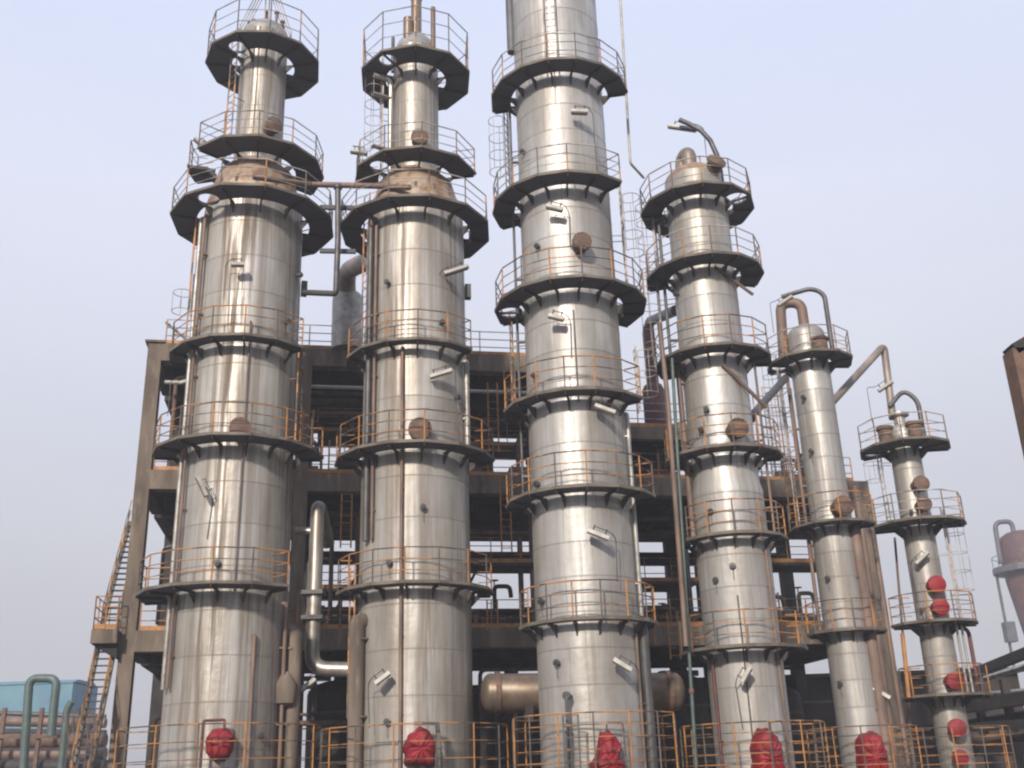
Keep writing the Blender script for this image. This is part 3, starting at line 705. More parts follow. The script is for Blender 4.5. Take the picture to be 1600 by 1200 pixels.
# ------------------------------------------------------------------ lamps
lamp(375, 421, 5, 20, 'small stubby lamp on the upper part of the far left stained column', T1, up=-1)
lamp(327, 765, -62, 34, 'dark steeply tilted lamp on the middle of the far left column', T1)
lamp(446, 1070, 38, 30, 'bright tilted lamp low at the right edge of the far left column', T1, out=0.7)
lamp(316, 226, -42, 30, 'lamp tilted out over the sky left of the far left column', Y=35.4, anchor=(345, 244))
lamp(297, 593, 22, 34, 'grey lamp in the dark bay behind the left edge of the far left column', Y=40.5, anchor=(262, 650), up=-1)
lamp(700, 428, 20, 40, 'largest lamp, upper right of the second column from left', T2, up=-1, pole=2.2, width=0.36)
lamp(682, 588, 18, 36, 'pale lamp between the fourth and fifth platforms of the second column', T2, out=0.35)
lamp(561, 237, -6, 27, 'lamp level over the sky at the left of the second column neck', Y=35.4, anchor=(566, 254), up=-1)
lamp(607, 1060, 36, 28, 'brown lamp low on the left of the second column', T2, up=-1)
lamp(899, 185, -7, 26, 'lamp just under the top platform of the tallest column', T3)
lamp(871, 334, -20, 27, 'lamp above the rusty manhole of the tallest column', T3)
lamp(875, 503, -18, 25, 'lamp below the rusty manhole of the tallest column', T3)
lamp(936, 645, -24, 34, 'brown lamp tucked under the fourth platform of the tallest column', T3)
lamp(930, 839, -24, 36, 'long lamp midway between the two lowest platforms of the tallest column', T3)
lamp(962, 1040, -33, 32, 'lamp at the right under the lowest platform of the tallest column', T3)
lamp(1066, 199, -19, 46, 'lamp on a thin mast beside the bent davit on the medium column', Y=36, anchor=(1107, 272))
lamp(1165, 1056, 55, 26, 'short lamp below the lowest platform of the medium column', T4, up=-1)
lamp(1226, 470, 28, 26, 'lamp under the arched davit of the slim column', Y=41, anchor=(1209, 520), up=-1, width=0.4)
lamp(1383, 603, 28, 26, 'lamp on a thin mast beside the tall pipe of the thinnest column', Y=43, anchor=(1363, 660), up=-1, width=0.4)
lamp(1441, 873, 38, 26, 'dark lamp on the thinnest column above its paired red covers', T6, out=0.3, up=-1)
lamp(1378, 1082, -35, 28, 'lamp among the rusty uprights right of the slim column', Y=40.3, anchor=(1384, 1130))

# ------------------------------------------------------------------ concrete frame behind
FO = Vector((-15.42, 42.3, 0)); fa = rad(10.3); FU = Vector((math.cos(fa), math.sin(fa), 0)); FV = Vector((-math.sin(fa), math.cos(fa), 0)); FZ = Vector((0, 0, 1))
fr = empty('concrete_frame', FO, 'tall stained concrete frame with three open storeys standing behind the columns', 'building')
def fl(u, v, z): return FU*u+FV*v+FZ*z
US = [0, 6.4, 12.8, 19.2, 25.6, 32.0]; VS = [0, 4.6, 9.2]
L1, L2, L25, L3 = 7.65, 14.2, 16.7, 19.9
def fbox(name, u0, u1, v0, v1, z0, z1, mat):
    b = MB(); b.box(fl((u0+u1)/2, (v0+v1)/2, (z0+z1)/2), u1-u0, v1-v0, z1-z0, (FU, FV, FZ)); return b.build(name, mat, fr)
for i, u in enumerate(US):
    for j, v in enumerate(VS):
        if i == 0 and j == 1: continue
        top = L3 if i < 4 else L2
        fbox('column', u-0.29, u+0.29, v-0.29, v+0.29, 0, top-0.003, 'concrete' if j == 0 else 'shade_conc')
for (z, n) in ((L1, 5), (L2, 5), (L3, 3)):
    for i in range(n):
        for j, v in enumerate(VS):
            fbox('beam', US[i]+(0.292 if i or j != 1 else 0.253), US[i+1]-0.292, v-0.30, v+0.30, z-0.82, z, 'concrete' if j == 0 else 'shade_conc')
    for i in range(n+1):
        for j in range(2): fbox('beam', US[i]-0.25, US[i]+0.25, VS[j]+(0.292 if j == 0 else 0.303), VS[j+1]-(0.303 if j == 0 else 0.292), z-0.80, z-0.004, 'shade_conc')
    fbox('slab', 0.3, US[n]-0.3, 0.302, 9.0, z-0.16, z-0.006, 'shade_conc')
    for k in range(n*2):
        u = (k+0.5)*3.2
        if k % 1 == 0: fbox('joist', u-0.12, u+0.12, 0.31, 8.88, z-0.5, z-0.165, 'shade_conc')
fbox('slab', 19.6, 25.2, 0.35, 8.0, L25-0.25, L25, 'shade_conc'); fbox('beam', 19.6, 25.2, -0.02, 0.33, L25-0.6, L25, 'concrete')
# corbel and cap at the left
fbox('corbel', -1.25, -0.292, -0.9, 2.2, L1-0.55, L1-0.02, 'concrete')
b = MB(); b.add([fl(-1.25, v, z) if k else fl(-0.292, v, z) for v in (-0.6, 1.9) for k, z in ((1, L1-0.56), (0, L1-0.56), (0, L1-1.1))], [(0, 1, 2), (5, 4, 3), (0, 3, 4, 1), (1, 4, 5, 2), (2, 5, 3, 0)]); b.build('corbel', 'shade_conc', fr)
fbox('cap', -0.42, 0.40, -0.38, 0.38, L3-0.001, L3+0.10, 'concrete')
def frail(u0, u1, v, z, mat='rail', h=1.15, step=1.6, v1=None):
    b = MB(); v1 = v if v1 is None else v1; n = max(1, round(math.hypot(u1-u0, v1-v)/step))
    for k in (1, 2, 3): b.tube([fl(u0, v, z+h*k/3), fl(u1, v1, z+h*k/3)], 0.022, 6)
    b.mat(1)
    for i in range(n+1): b.tube([fl(u0+(u1-u0)*i/n, v+(v1-v)*i/n, z), fl(u0+(u1-u0)*i/n, v+(v1-v)*i/n, z+h)], 0.026, 6)
    b.box(fl((u0+u1)/2, (v+v1)/2, z+0.09), math.hypot(u1-u0, v1-v), 0.012, 0.18, ((fl(u1, v1, 0)-fl(u0, v, 0)).normalized(), FV if v == v1 else FU, FZ))
    return b.build('railing', [mat, 'post_o'], fr)
for z, e, m_ in ((L1, 32, 'rail'), (L2, 32, 'rail'), (L3, 19.2, 'railg')):
    frail(0.4, e-0.4, -0.2, z, m_); frail(0.4, e-0.4, 9.3, z, m_)
frail(19.7, 25.1, 0.0, L25, 'railg'); frail(-1.2, -0.35, -0.85, L1, 'post_o', 1.25, 0.45); frail(-1.2, -1.2, -0.85, L1, 'post_o', 1.25, 0.8, 2.1)
# raking brace on the roof and handrail hoops
b = MB(); b.bar(fl(0.3, 0, L3+1.1), fl(1.6, 0, L3), 0.1, 0.1); b.build('brace', 'pipe_d', fr)
for u in (9.0, 17.6):
    b = MB(); b.tube(bend([fl(u, -0.3, L3-1.4), fl(u, -0.3, L3+1.2), fl(u, 0.5, L3+1.2), fl(u, 0.5, L3)], 0.25), 0.03, 6)
    b.tube(bend([fl(u+0.5, -0.3, L3-1.4), fl(u+0.5, -0.3, L3+1.2), fl(u+0.5, 0.5, L3+1.2), fl(u+0.5, 0.5, L3)], 0.25), 0.03, 6); b.build('ladder_hoop', 'rail', fr, 40)

# stairs at the frame's left end
st = empty('steel_staircase', FO+fl(-1.6, 0, 0), 'steep steel stairway with orange stringers climbing the left end of the concrete frame', 'staircase')
off = FO+fl(-1.6, 0, 0)
def flight(p0, p1, n, w=0.62):
    b = MB(); V = FU*w
    for q in (0, 1): b.mat(0); b.bar(p0+V*q, p1+V*q, 0.05, 0.20, FU)
    b.mat(1)
    for i in range(1, n): c = p0.lerp(p1, i/n)+V*0.5; b.box(c, w, 0.24, 0.04, (FU, FV, FZ))
    o = b.build('flight', ['toe', 'deck'], st)
    r = MB()
    for q in (0, 1):
        for h in (0.5, 1.0): r.tube([p0+V*q+FZ*h, p1+V*q+FZ*h], 0.02, 6)
        for i in range(0, n+1, 3): k = p0.lerp(p1, i/n)+V*q; r.tube([k, k+FZ*1.0], 0.02, 6)
    r.build('handrail', 'rail', o)
flight(fl(0.45, 0.3, L1), fl(0.45, 4.2, L1+5.4), 20)
flight(fl(0.45, -3.4, 0.0), fl(0.45, 0.2, L1-0.5), 26)

# ------------------------------------------------------------------ equipment inside and around the frame
def vdrum(name, u, v, z0, r, h, mat, label, cat='vessel', group=None, root=FO, fu=True):
    c = FO+fl(u, v, z0) if fu else Vector((u, v, z0))
    o = empty(name, c, label, cat, group)
    b = MB(); b.lathe([(0.01, 0), (r*0.7, 0.04*h), (r, 0.12*h), (r, h-r*0.45)]+[(r*math.cos(q*math.pi/12), h-r*0.45+r*0.45*math.sin(q*math.pi/12)) for q in range(1, 6)]+[(0.02, h)], 28)
    b.build('body', mat, o, 40)
    b = MB(); b.lathe([(r*0.22, h-0.1), (r*0.22, h+0.35), (r*0.36, h+0.35), (r*0.36, h+0.45)], 14); b.build('nozzle', mat, o, 30)
    for k in (0.35, 0.75): b = MB(); b.lathe([(r+0.002, h*k), (r+0.05, h*k), (r+0.05, h*k+0.12), (r+0.002, h*k+0.12)], 28, caps=False); b.build('band', 'rust' if mat == 'equip' else mat, o, 30)
    return o
def hdrum(name, c, ax, L, r, mat, label, group=None, cat='vessel', saddle=True):
    c = Vector(c); o = empty(name, c, label, cat, group); X = Vector(ax).normalized(); A = axes(X)
    b = MB(); pr = [(0.01, -L/2-r*0.5)]+[(r*math.sin(q*math.pi/12), -L/2-r*0.5*math.cos(q*math.pi/12)) for q in range(1, 6)]+[(r, -L/2), (r, L/2)]+[(r*math.cos(q*math.pi/12), L/2+r*0.5*math.sin(q*math.pi/12)) for q in range(1, 6)]+[(0.01, L/2+r*0.5)]
    b.lathe(pr, 32, (0, 0, 0), A); b.build('body', mat, o, 40)
    for s in (-1, 1):
        b = MB(); b.lathe([(r+0.001, s*L*0.46-0.08), (r+0.07, s*L*0.46-0.08), (r+0.07, s*L*0.46+0.08), (r+0.001, s*L*0.46+0.08)], 32, (0, 0, 0), A, caps=False); b.build('flange', 'rust', o, 30)
        if saddle: b = MB(); b.box(X*(s*L*0.3)-FZ*(r*1.0), 0.25, r*1.5, r*1.0, (X, FZ.cross(X), FZ)); b.build('saddle', 'shade_conc', o)
    return o
gE = 'dark drums stored on the frame floors'
for k, (u, z, r, L, v) in enumerate(((3.2, L1, 0.75, 4.4, 6.5), (9.6, L1, 0.8, 4.6, 7.0), (16.0, L1, 0.7, 4.4, 6.2), (22.4, L1, 0.8, 4.2, 7.0), (28.6, L1, 0.6, 3.6, 6.4))):
    hdrum('storage_drum', FO+fl(u, v, z+r*1.5), FU, L, r, 'equip', ('dark drum in the middle storey behind the %s' % ['far left column', 'gap between the two stained columns', 'gap left of the tallest column', 'gap right of the tallest column', 'slim column'][k]), gE)
for k, (u, r, h, v) in enumerate(((2.2, 1.1, 5.6, 5.5), (8.4, 1.5, 6.2, 6.0), (11.4, 1.3, 6.0, 3.2), (16.2, 1.5, 6.3, 5.6), (20.8, 1.3, 6.0, 6.4), (24.0, 1.4, 6.1, 5.0), (29.2, 1.2, 5.6, 6.0))):
    vdrum('dark_tank', u, v, 0, r, h, 'equip', 'dark upright tank at ground level behind the %s' % ['far left column', 'gap right of the far left column', 'inverted silver pipe', 'brown drum end left of the tallest column', 'tallest column', 'medium column', 'gap beside the slim column'][k], 'tank', 'dark tanks under the frame')
for k, (u, r, h, v, z) in enumerate(((1.8, 0.7, 3.6, 4, L2), (10.2, 0.8, 3.8, 5, L2), (14.6, 0.9, 4.2, 5, L2), (17.4, 0.6, 4.4, 3, L2))):
    vdrum('upper_tank', u, v, z, r, h, 'equip', 'dark tank on the top storey behind the %s' % ['left edge of the far left column', 'dark bay left of the second column', 'second column', 'dark bay left of the tallest column'][k], 'tank', 'dark tanks under the frame')
# low brick shed closing the view behind
b = MB(); b.box(Vector((8, 62, 3.1)), 36, 9, 6.2); o = empty('brick_shed', (0, 0, 0), 'long low dark brick shed standing behind the concrete frame', 'shed')
b.build('wall', 'brick', o)
b = MB(); b.box(Vector((8, 62, 6.3)), 37, 10, 0.18); b.build('roof', 'shade_conc', o)

def pipe(name, pts, r, mat, label, group=None, rb=0.5, flanges=(), n=12, cat='pipe'):
    P = bend(pts, rb, 8); c = P[0].copy(); o = empty(name, c, label, cat, group)
    b = MB(); b.tube([p-c for p in P], r, n); b.build('run', mat, o, 50)
    for i in flanges:
        p = Vector(pts[i]); q = Vector(pts[i+1]) if i+1 < len(pts) else Vector(pts[i-1]); d = (q-p).normalized()
        f = MB(); f.lathe([(r*1.5, 0.02), (r*1.5, 0.16)], 14, p-c, axes(d)); f.build('flange', 'rust' if mat != 'pipe_d' else 'pipe_d', o, 30)
    return o
# inverted silver pipe between the two left columns
pY = 37.2
o = pipe('silver_pipe', [at(512, 850, pY+1.6), at(497, 783, pY), at(487, 1045, pY), at(570, 1047, pY)], 0.26, 'pipe_s', 'silver bent pipe dropping between the two left columns and turning right at the foot', rb=0.55)
b = MB(); q0 = at(462, 829, pY)-o.location; q1 = at(490, 830, pY)-o.location; b.tube([q0, q1], 0.13, 10); b.build('branch', 'pipe_s', o, 50)
for py in (927, 966):
    b = MB(); c_ = at(490, py, pY)-o.location; b.box(c_, 0.75, 0.75, 0.14); b.build('clamp', 'pipe_d', o)
# domed silencer with elbow into second column
sY = 43.6; P = at(543, 500, sY)
o = empty('domed_separator', (P.x, P.y, 19.9), 'grey domed pot with an elbow pipe joining the left side of the second column', 'vessel')
rr = 0.70; zt = at(543, 455, sY).z-o.location.z
b = MB(); b.lathe([(rr, 0), (rr, zt-0.45)]+[(rr*math.cos(q*math.pi/16), zt-0.45+0.45*math.sin(q*math.pi/16)) for q in range(1, 8)]+[(0.01, zt)], 32); b.build('body', 'pot', o, 40)
b = MB(); b.tube(bend([at(543, 470, 43.6)-o.location, at(541, 424, 42.6)-o.location, at(572, 408, 40.5)-o.location, at(610, 412, 38.0)-o.location], 1.5, 10), 0.40, 14); b.build('elbow', 'pipe_p', o, 50)
for k in range(5):
    b = MB(); b.tube([Vector((0.62, -0.25, zt-1.2-k*0.5)), Vector((0.62, 0.25, zt-1.2-k*0.5))], 0.03, 6); b.build('rung', 'post_o', o)
# crossover pipes between the necks
cY = 34.6
o = pipe('crossover_pipe', [at(395, 276, 33.6), at(480, 288, cY), at(600, 291, cY), at(640, 293, 33.8)], 0.11, 'pipe_b', 'brown crossover pipe bridging the two left columns at their third platforms', rb=0.2)
pipe('hanging_pipe', [at(528, 289, cY), at(528, 375, cY), at(525, 459, cY), at(476, 457, 35.5)], 0.11, 'pipe_d', 'dark pipe hanging from the crossover and turning left into the far left column', rb=0.15, flanges=(0,))
b = MB(); o = empty('link_walkway', at(528, 390, 35.2), 'dark link beams tying the third platforms of the two left columns together', 'walkway')
for py, w in ((325, 0.10), (393, 0.10)):
    b = MB(); b.bar(at(500, py-1, 35.2)-o.location, at(556, py, 35.2)-o.location, 0.12, 0.16); b.build('beam', 'deck', o)
# big brown horizontal drum behind the tallest column
Dl, Dr = at(764, 1083, 35.8), at(1056, 1081, 36.4)
hdrum('brown_drum', (Dl+Dr)/2, Dr-Dl, (Dr-Dl).length*0.99, 0.62, 'pipe_y', 'large brown horizontal drum crossing behind the foot of the tallest column')
# maroon upright vessel and its tall pipes between tallest and medium column
mY = 47.0; P = at(1024, 650, mY)
o = empty('maroon_vessel', (P.x, P.y, 16.7), 'narrow maroon upright vessel with a necked top between the tallest and medium columns', 'vessel')
zt = at(1022, 600, mY).z-o.location.z; zn = at(1028, 520, mY).z-o.location.z
b = MB(); b.lathe([(0.53, 0), (0.53, zt-0.35), (0.43, zt-0.1), (0.30, zt), (0.30, zn), (0.26, zn+0.3), (0.01, zn+0.35)], 24); b.build('body', 'maroon', o, 40)
b = MB(); b.lathe([(0.33, zt+0.5), (0.33, zt+0.65)], 20); b.build('flange', 'rust', o, 30)
b = MB(); b.tube(bend([Vector((0, 0, zn)), Vector((0.1, 0, zn+0.6)), at(1056, 485, mY-6)-o.location], 0.4), 0.24, 12); b.build('neck_pipe', 'pipe_d', o, 50)
pipe('tall_brown_pipe', [at(1030, 505, 34.6), at(1043, 620, 34.6), at(1072, 1010, 34.6)], 0.085, 'pipe_b', 'thin brown upright pipe left of the medium column')
pipe('tall_green_pipe', [at(1050, 560, 34.9), at(1058, 700, 34.9), at(1080, 1075, 34.9), at(1088, 1200, 34.9)], 0.06, 'pipe_g', 'thin green upright pipe close beside the medium column', flanges=(2,))
pipe('thin_mast_pipe', [at(968, -20, 34.2), at(985, 255, 34.2), at(1006, 278, 34.9)], 0.05, 'lampw', 'very thin pale pipe against the sky right of the tallest column', rb=0.1, n=8)
# strut between medium and slim columns, and the big raking pipe to the thinnest column
pipe('raking_strut', [at(1170, 655, 38.0), at(1228, 590, 40.2)], 0.15, 'pipe_d', 'dark raking strut between the medium column and the slim column', flanges=(0,))
pA = at(1395, 655, 43); pB = at(1381, 540, 43); pC = at(1297, 632, 41.0)
pipe('overhead_pipe', [pC+Vector((-0.45, 0.3, -0.25)), pC, pB, pA], 0.16, 'pipe_p', 'overhead pipe rising from the slim column then dropping onto the thinnest column', rb=0.35)
# rusty uprights right of slim column
for k, (x0, y0, x1, y1, Yv, r) in enumerate(((1336, 760, 1400, 1200, 44.5, 0.16), (1362, 820, 1420, 1200, 42.3, 0.09), (1398, 840, 1428, 1200, 44.0, 0.05))):
    pipe('rusty_upright', [at(x0, y0, Yv), at(x1, y1, Yv)], r, 'pipe_b', ['thick rusty upright pipe behind the right edge of the slim column', 'thinner rusty upright between the slim and the thinnest columns', 'thinnest rusty upright close left of the thinnest column'][k], 'rusty uprights')
pipe('orange_upright', [at(1410, 990, 41.5), at(1420, 1090, 41.5)], 0.08, 'post_o', 'short bright orange upright left of the thinnest column near its lower platforms')
# left-over vertical pipes inside the frame
for k in range(34):
    u = 1.5+k*0.9+random.uniform(-0.4, 0.4); v = random.uniform(1.0, 7); z0 = random.choice((0, L1, L1)); z1 = z0+random.uniform(4.5, 6.6)
    if z0 == L1: z1 = min(z1, L2-0.9)
    m_ = random.choice(('pipe_b', 'equip', 'pipe_d', 'rust'))
    o = pipe('process_pipe', [FO+fl(u, v, z0), FO+fl(u, v, z1), FO+fl(u+random.uniform(0.8, 2.0), v, z1)], random.uniform(0.07, 0.15), m_, 'dark process pipe among the equipment inside the concrete frame', 'process pipes inside the frame', rb=0.3)

for k, (v, z, r) in enumerate(((8.4, L1+0.65, 0.45), (7.9, L1+1.55, 0.3), (8.3, L1+4.6, 0.35), (8.2, L2+0.35, 0.3), (5.0, L2+4.3, 0.28), (4.2, L1+5.0, 0.25))):
    e = 18.8 if z > L2+1 else 31.4
    pipe('header_pipe', [FO+fl(0.6, v, z), FO+fl(e, v, z)], r, 'equip' if k % 2 == 0 else 'pipe_d', ['long fat header pipe on the middle floor at the back', 'thinner header pipe just above the fat one on the middle floor', 'header pipe under the back beam of the middle storey', 'header pipe along the back of the top storey floor', 'header pipe under the roof of the top storey', 'header pipe under the ceiling of the middle storey'][k]+' of the concrete frame', 'header pipes along the frame')
o = pipe('light_conduit', [FO+fl(0.5, -0.1, L3-1.75), FO+fl(18.8, -0.1, L3-1.75)], 0.09, 'lampw', 'pale horizontal conduit below the roof beam of the concrete frame')
for k, (u, r, h, v) in enumerate(((20.9, 0.9, 2.2, 4.0), (23.6, 0.8, 2.0, 5.5), (27.4, 0.5, 1.6, 6.0))):
    vdrum('squat_tank', u, v, L2, r, h, 'maroon' if k == 1 else 'equip', 'squat tank on the second floor roof %s' % ['right behind the tallest column', 'just left of the medium column', 'between the medium and slim columns'][k], 'tank', 'squat tanks on the frame')
for z, e in ((L1, 31.4), (L2, 18.8)):
    frail(0.6, e, 4.2, z, 'rail', 1.1, 1.3)
for (u0, z0, u1, z1, v) in ((19.5, L1, 22.0, L1+4.6, 8.6), (22.2, L1, 20.0, L1+4.4, 8.6), (25.9, L1+0.2, 28.4, L1+4.8, 8.6), (31.6, L1, 29.0, L1+4.8, 8.6), (12.9, L1, 15.4, L1+4.6, 9.0), (6.8, L1, 9.6, L1+4.7, 9.0), (9.8, L1+4.7, 12.5, L1, 9.0), (3.6, 0.2, 0.6, 4.6, 8.8), (19.5, L2, 21.5, L25-0.4, 7.0)):
    b = MB(); b.bar(fl(u0, v, z0), fl(u1, v, z1), 0.14, 0.14); b.build('brace', 'shade_conc', fr)
for (u0, u1, v0, v1, z) in ((0.8, 5.6, 5.0, 7.6, L1+2.9), (6.9, 12.2, 4.8, 7.4, L1+2.5), (13.4, 18.6, 1.2, 3.2, L1+3.0), (19.8, 25.0, 3.6, 6.0, L1+2.6), (26.2, 31.2, 1.5, 3.5, L1+3.1), (7.0, 12.0, 2.0, 4.0, L2+2.6), (13.4, 18.4, 3.0, 5.0, L2+2.4)):
    fbox('mezzanine', u0, u1, v0, v1, z-0.12, z, 'equip'); frail(u0, u1, v0, z, 'rail', 1.1, 1.2)
    for u in (u0+0.2, u1-0.2): b = MB(); b.tube([fl(u, (v0+v1)/2, L1 if z < L2 else L2), fl(u, (v0+v1)/2, z-0.12)], 0.07, 8); b.build('prop', 'rust', fr)
gL = 'short ladders on the frame front'
def acc_ladder(px, y0, y1, Y, label, mat='rail', w=0.42):
    c = at(px, y1, Y); H = at(px, y0, Y).z-c.z
    o = empty('access_ladder', c, label, 'ladder', gL)
    b = MB()
    for q in (-1, 1): b.bar(FU*(q*w/2), FU*(q*w/2)+FZ*H, 0.06, 0.05)
    b.build('stringer', 'post_o' if mat == 'rail' else mat, o)
    b = MB(); z = 0.15
    while z < H: b.tube([FU*(-w/2)+FZ*z, FU*(w/2)+FZ*z], 0.018, 5); z += 0.3
    b.build('rung', mat, o)
for a in ((521, 688, 748, 42.2, 'orange ladder reaching the second floor just left of the second column'), (772, 598, 706, 43.0, 'tall orange ladder in the top bay left of the tallest column'), (797, 570, 652, 43.2, 'orange ladder close to the left edge of the tallest column in the top bay'),
          (792, 742, 862, 43.2, 'long orange ladder in the middle bay beside the tallest column'), (770, 938, 984, 43.2, 'stub ladder above the first floor beam left of the tallest column'), (540, 772, 856, 42.6, 'orange ladder right of the inverted silver pipe'),
          (1017, 918, 1006, 44.6, 'orange ladder above the first floor between the tallest and medium columns'), (1056, 955, 1030, 44.6, 'shorter orange ladder right behind the thin green pipe'), (1218, 925, 1012, 45.6, 'orange ladder right of the medium column at first floor'),
          (1242, 730, 812, 45.6, 'orange ladder under the second floor beam left of the slim column'), (452, 944, 1062, 41.2, 'orange ladder at the lower right edge of the far left column'), (1335, 900, 990, 46.0, 'orange ladder just right of the slim column'), (480, 640, 700, 42.0, 'orange ladder in the top bay right of the far left column')):
    acc_ladder(*a)
def pump(u, v, z, k):
    o = empty('pump_unit', FO+fl(u, v, z), 'small dark pump or valve unit standing on a floor of the concrete frame', 'pump', 'pump units on the frame floors')
    m_ = ('equip', 'maroon', 'slate', 'pipe_b')[k % 4]; h = 0.9+0.35*(k % 3)
    b = MB(); b.box(fl(0, 0, 0.1), 1.3, 0.7, 0.2, (FU, FV, FZ)); b.build('base', 'shade_conc', o)
    b = MB(); b.lathe([(0.01, -0.65), (0.30, -0.62), (0.34, -0.5), (0.34, 0.2), (0.22, 0.3), (0.22, 0.6), (0.01, 0.62)], 16, fl(0, 0, 0.58), axes(FU)); b.build('casing', m_, o, 40)
    b = MB(); b.tube(bend([fl(-0.2, 0, 0.7), fl(-0.2, 0, h+0.6), fl(0.5, 0, h+0.6), fl(0.55, 0, h+0.1)], 0.2), 0.10, 10); b.lathe([(0.03, 0), (0.03, 0.3), (0.2, 0.3), (0.2, 0.33)], 12, fl(-0.2, 0, h+0.55)); b.build('valve_pipe', 'rust' if k % 2 else m_, o, 40)
k = 0
for z, us in ((L1, [1.4+1.75*q for q in range(17)]), (L2, [1.6+2.4*q for q in range(7)]+[21.2, 23.4, 26.6, 29.0, 30.8])):
    for u in us:
        pump(u+random.uniform(-0.4, 0.4), random.choice((1.5, 2.6, 6.0, 7.2)), z, k); k += 1
for k in range(22):
    lv = (0.0, L1, L2)[k % 3]; top = (L1, L2, L3)[k % 3]; zz = random.uniform(lv+3.0, top-1.2); u0 = random.uniform(0.5, 22 if lv < L2 else 10); v = random.uniform(0.6, 6.5)
    d = random.uniform(3, 8); z2_ = max(lv+0.2, zz-random.uniform(1.2, 4.5))
    pipe('process_pipe', [FO+fl(u0, v, z2_), FO+fl(u0, v, zz), FO+fl(min(u0+d, 31 if lv < L2 else 18.5), v, zz)], random.uniform(0.06, 0.13), random.choice(('pipe_b', 'rust', 'pipe_d', 'pipe_p', 'pot')), 'dark process pipe among the equipment inside the concrete frame', 'process pipes inside the frame', rb=0.3)
# thin steel ladder scaffold between the medium and slim columns
o = empty('steel_scaffold', FO+fl(28.2, 1.0, L2), 'thin steel ladder scaffold in front of the sky between the medium and slim columns', 'scaffold')
for du in (0, 0.75, 1.5):
    for dv in (0, 1.2): b = MB(); b.tube([fl(du, dv, 0), fl(du, dv, 5.0)], 0.035, 6); b.build('upright', 'pipe_b' if du else 'railg', o)
b = MB()
for k in range(16):
    b.tube([fl(0, 0, 0.3*k+0.2), fl(0.75, 0, 0.3*k+0.2)], 0.014, 5)
for k in range(1, 6):
    b.tube([fl(0, 0, k), fl(1.5, 0, k)], 0.022, 5); b.tube([fl(0, 1.2, k), fl(1.5, 1.2, k)], 0.022, 5); b.tube([fl(1.5, 0, k), fl(1.5, 1.2, k)], 0.022, 5)
b.build('ledger', 'rail', o)
b = MB(); b.tube([fl(0.75, 0, 0), fl(1.5, 0, 2), fl(0.75, 0, 4)], 0.025, 5); b.build('brace', 'railg', o)

# ------------------------------------------------------------------ right edge: rack, red vessel, near gantry
o = empty('pipe_rack', at(1560, 1100, 46), 'dark sloping pipe rack with stacked pipes at the lower right', 'rack')
oL = o.location.copy()
for (x0, y0, x1, y1, Y0, Y1, w, m_) in ((1462, 1076, 1640, 1006, 54, 42, 0.38, 'equip'), (1462, 1112, 1640, 1085, 54, 42, 0.5, 'shade_conc'), (1440, 1142, 1640, 1128, 54, 42, 0.36, 'shade_conc'), (1440, 1175, 1640, 1168, 54, 42, 0.5, 'equip')):
    b = MB(); b.bar(at(x0, y0, Y0)-oL, at(x1, y1, Y1)-oL, w, w); b.build('girder', m_, o)
for (x0, y0, x1, y1, r, m_) in ((1540, 1060, 1640, 1030, 0.11, 'pipe_s'), (1550, 1085, 1640, 1078, 0.12, 'pipe_s'), (1505, 1130, 1640, 1112, 0.16, 'slate'), (1500, 1160, 1640, 1152, 0.2, 'pipe_b')):
    b = MB(); b.tube([at(x0, y0, 53)-oL, at(x1, y1, 43)-oL], r*1.25, 12); b.build('rack_pipe', m_, o, 50)
for (px, Y0) in ((1530, 49.5), (1575, 46.5)):
    q = at(px, 1100, Y0); b = MB(); b.box(Vector((q.x, q.y, q.z/2+0.5))-oL, 0.3, 0.3, q.z+1.0); b.build('post', 'equip', o)
# distant red vessel
Yv = 150; KV = 150/88; P = at(1606, 900, Yv); P2 = at(1578, 835, Yv)
o = empty('red_vessel', (P.x, P.y, 0), 'faded red tapering vessel with an inverted pipe bend on top, distant at the right edge', 'vessel')
zt = at(1585, 832, Yv).z; zb = at(1590, 1010, Yv).z
def V(x, y, z): return Vector((x*KV, y*KV, z))
K = KV
b = MB(); b.lathe([(r*K, z) for r, z in ((0.9, 0), (0.95, zb-8), (1.05, zb), (1.75, zt-4*K), (1.75, zt-0.9*K), (1.55, zt-0.35*K), (1.1, zt-0.05*K), (0.5, zt+0.1*K), (0.02, zt+0.14*K))], 36); b.build('body', 'mauve', o, 40)
b = MB(); b.lathe([(1.75*K, zt-3.4*K), (2.6*K, zt-3.4*K), (2.6*K, zt-2.9*K), (1.75*K, zt-2.9*K)], 14, caps=False); b.build('platform', 'slate', o)
b = MB()
for i in range(9): a = i*2*math.pi/9; b.tube([Vector((2.5*K*math.cos(a), 2.5*K*math.sin(a), zt-2.9*K)), Vector((2.5*K*math.cos(a), 2.5*K*math.sin(a), zt-2.0*K))], 0.05, 5)
b.tube([Vector((2.5*K*math.cos(i*math.pi/12), 2.5*K*math.sin(i*math.pi/12), zt-2.0*K)) for i in range(25)], 0.05, 5); b.build('railing', 'slate', o)
b = MB(); b.tube(bend([V(-0.45, 0, zt), V(-0.45, 0, zt+0.95*K), V(-1.9, 0, zt+0.95*K), V(-2.0, 0, zt-2.6*K)], 0.8*K, 10), 0.20*K, 14); b.build('bend_pipe', 'slate', o, 50)
for sx_ in (-1, 1):
    b = MB(); b.bar(V(sx_*2.3, 0.6, 0), V(sx_*2.3, 0.6, zt-3.4*K), 0.3, 0.3); b.build('leg', 'slate', o)
b = MB(); b.box(V(-2.2, 0.4, zb+1.2*K), 0.8*K, 0.8*K, 1.6*K); b.build('valve_box', 'slate', o)
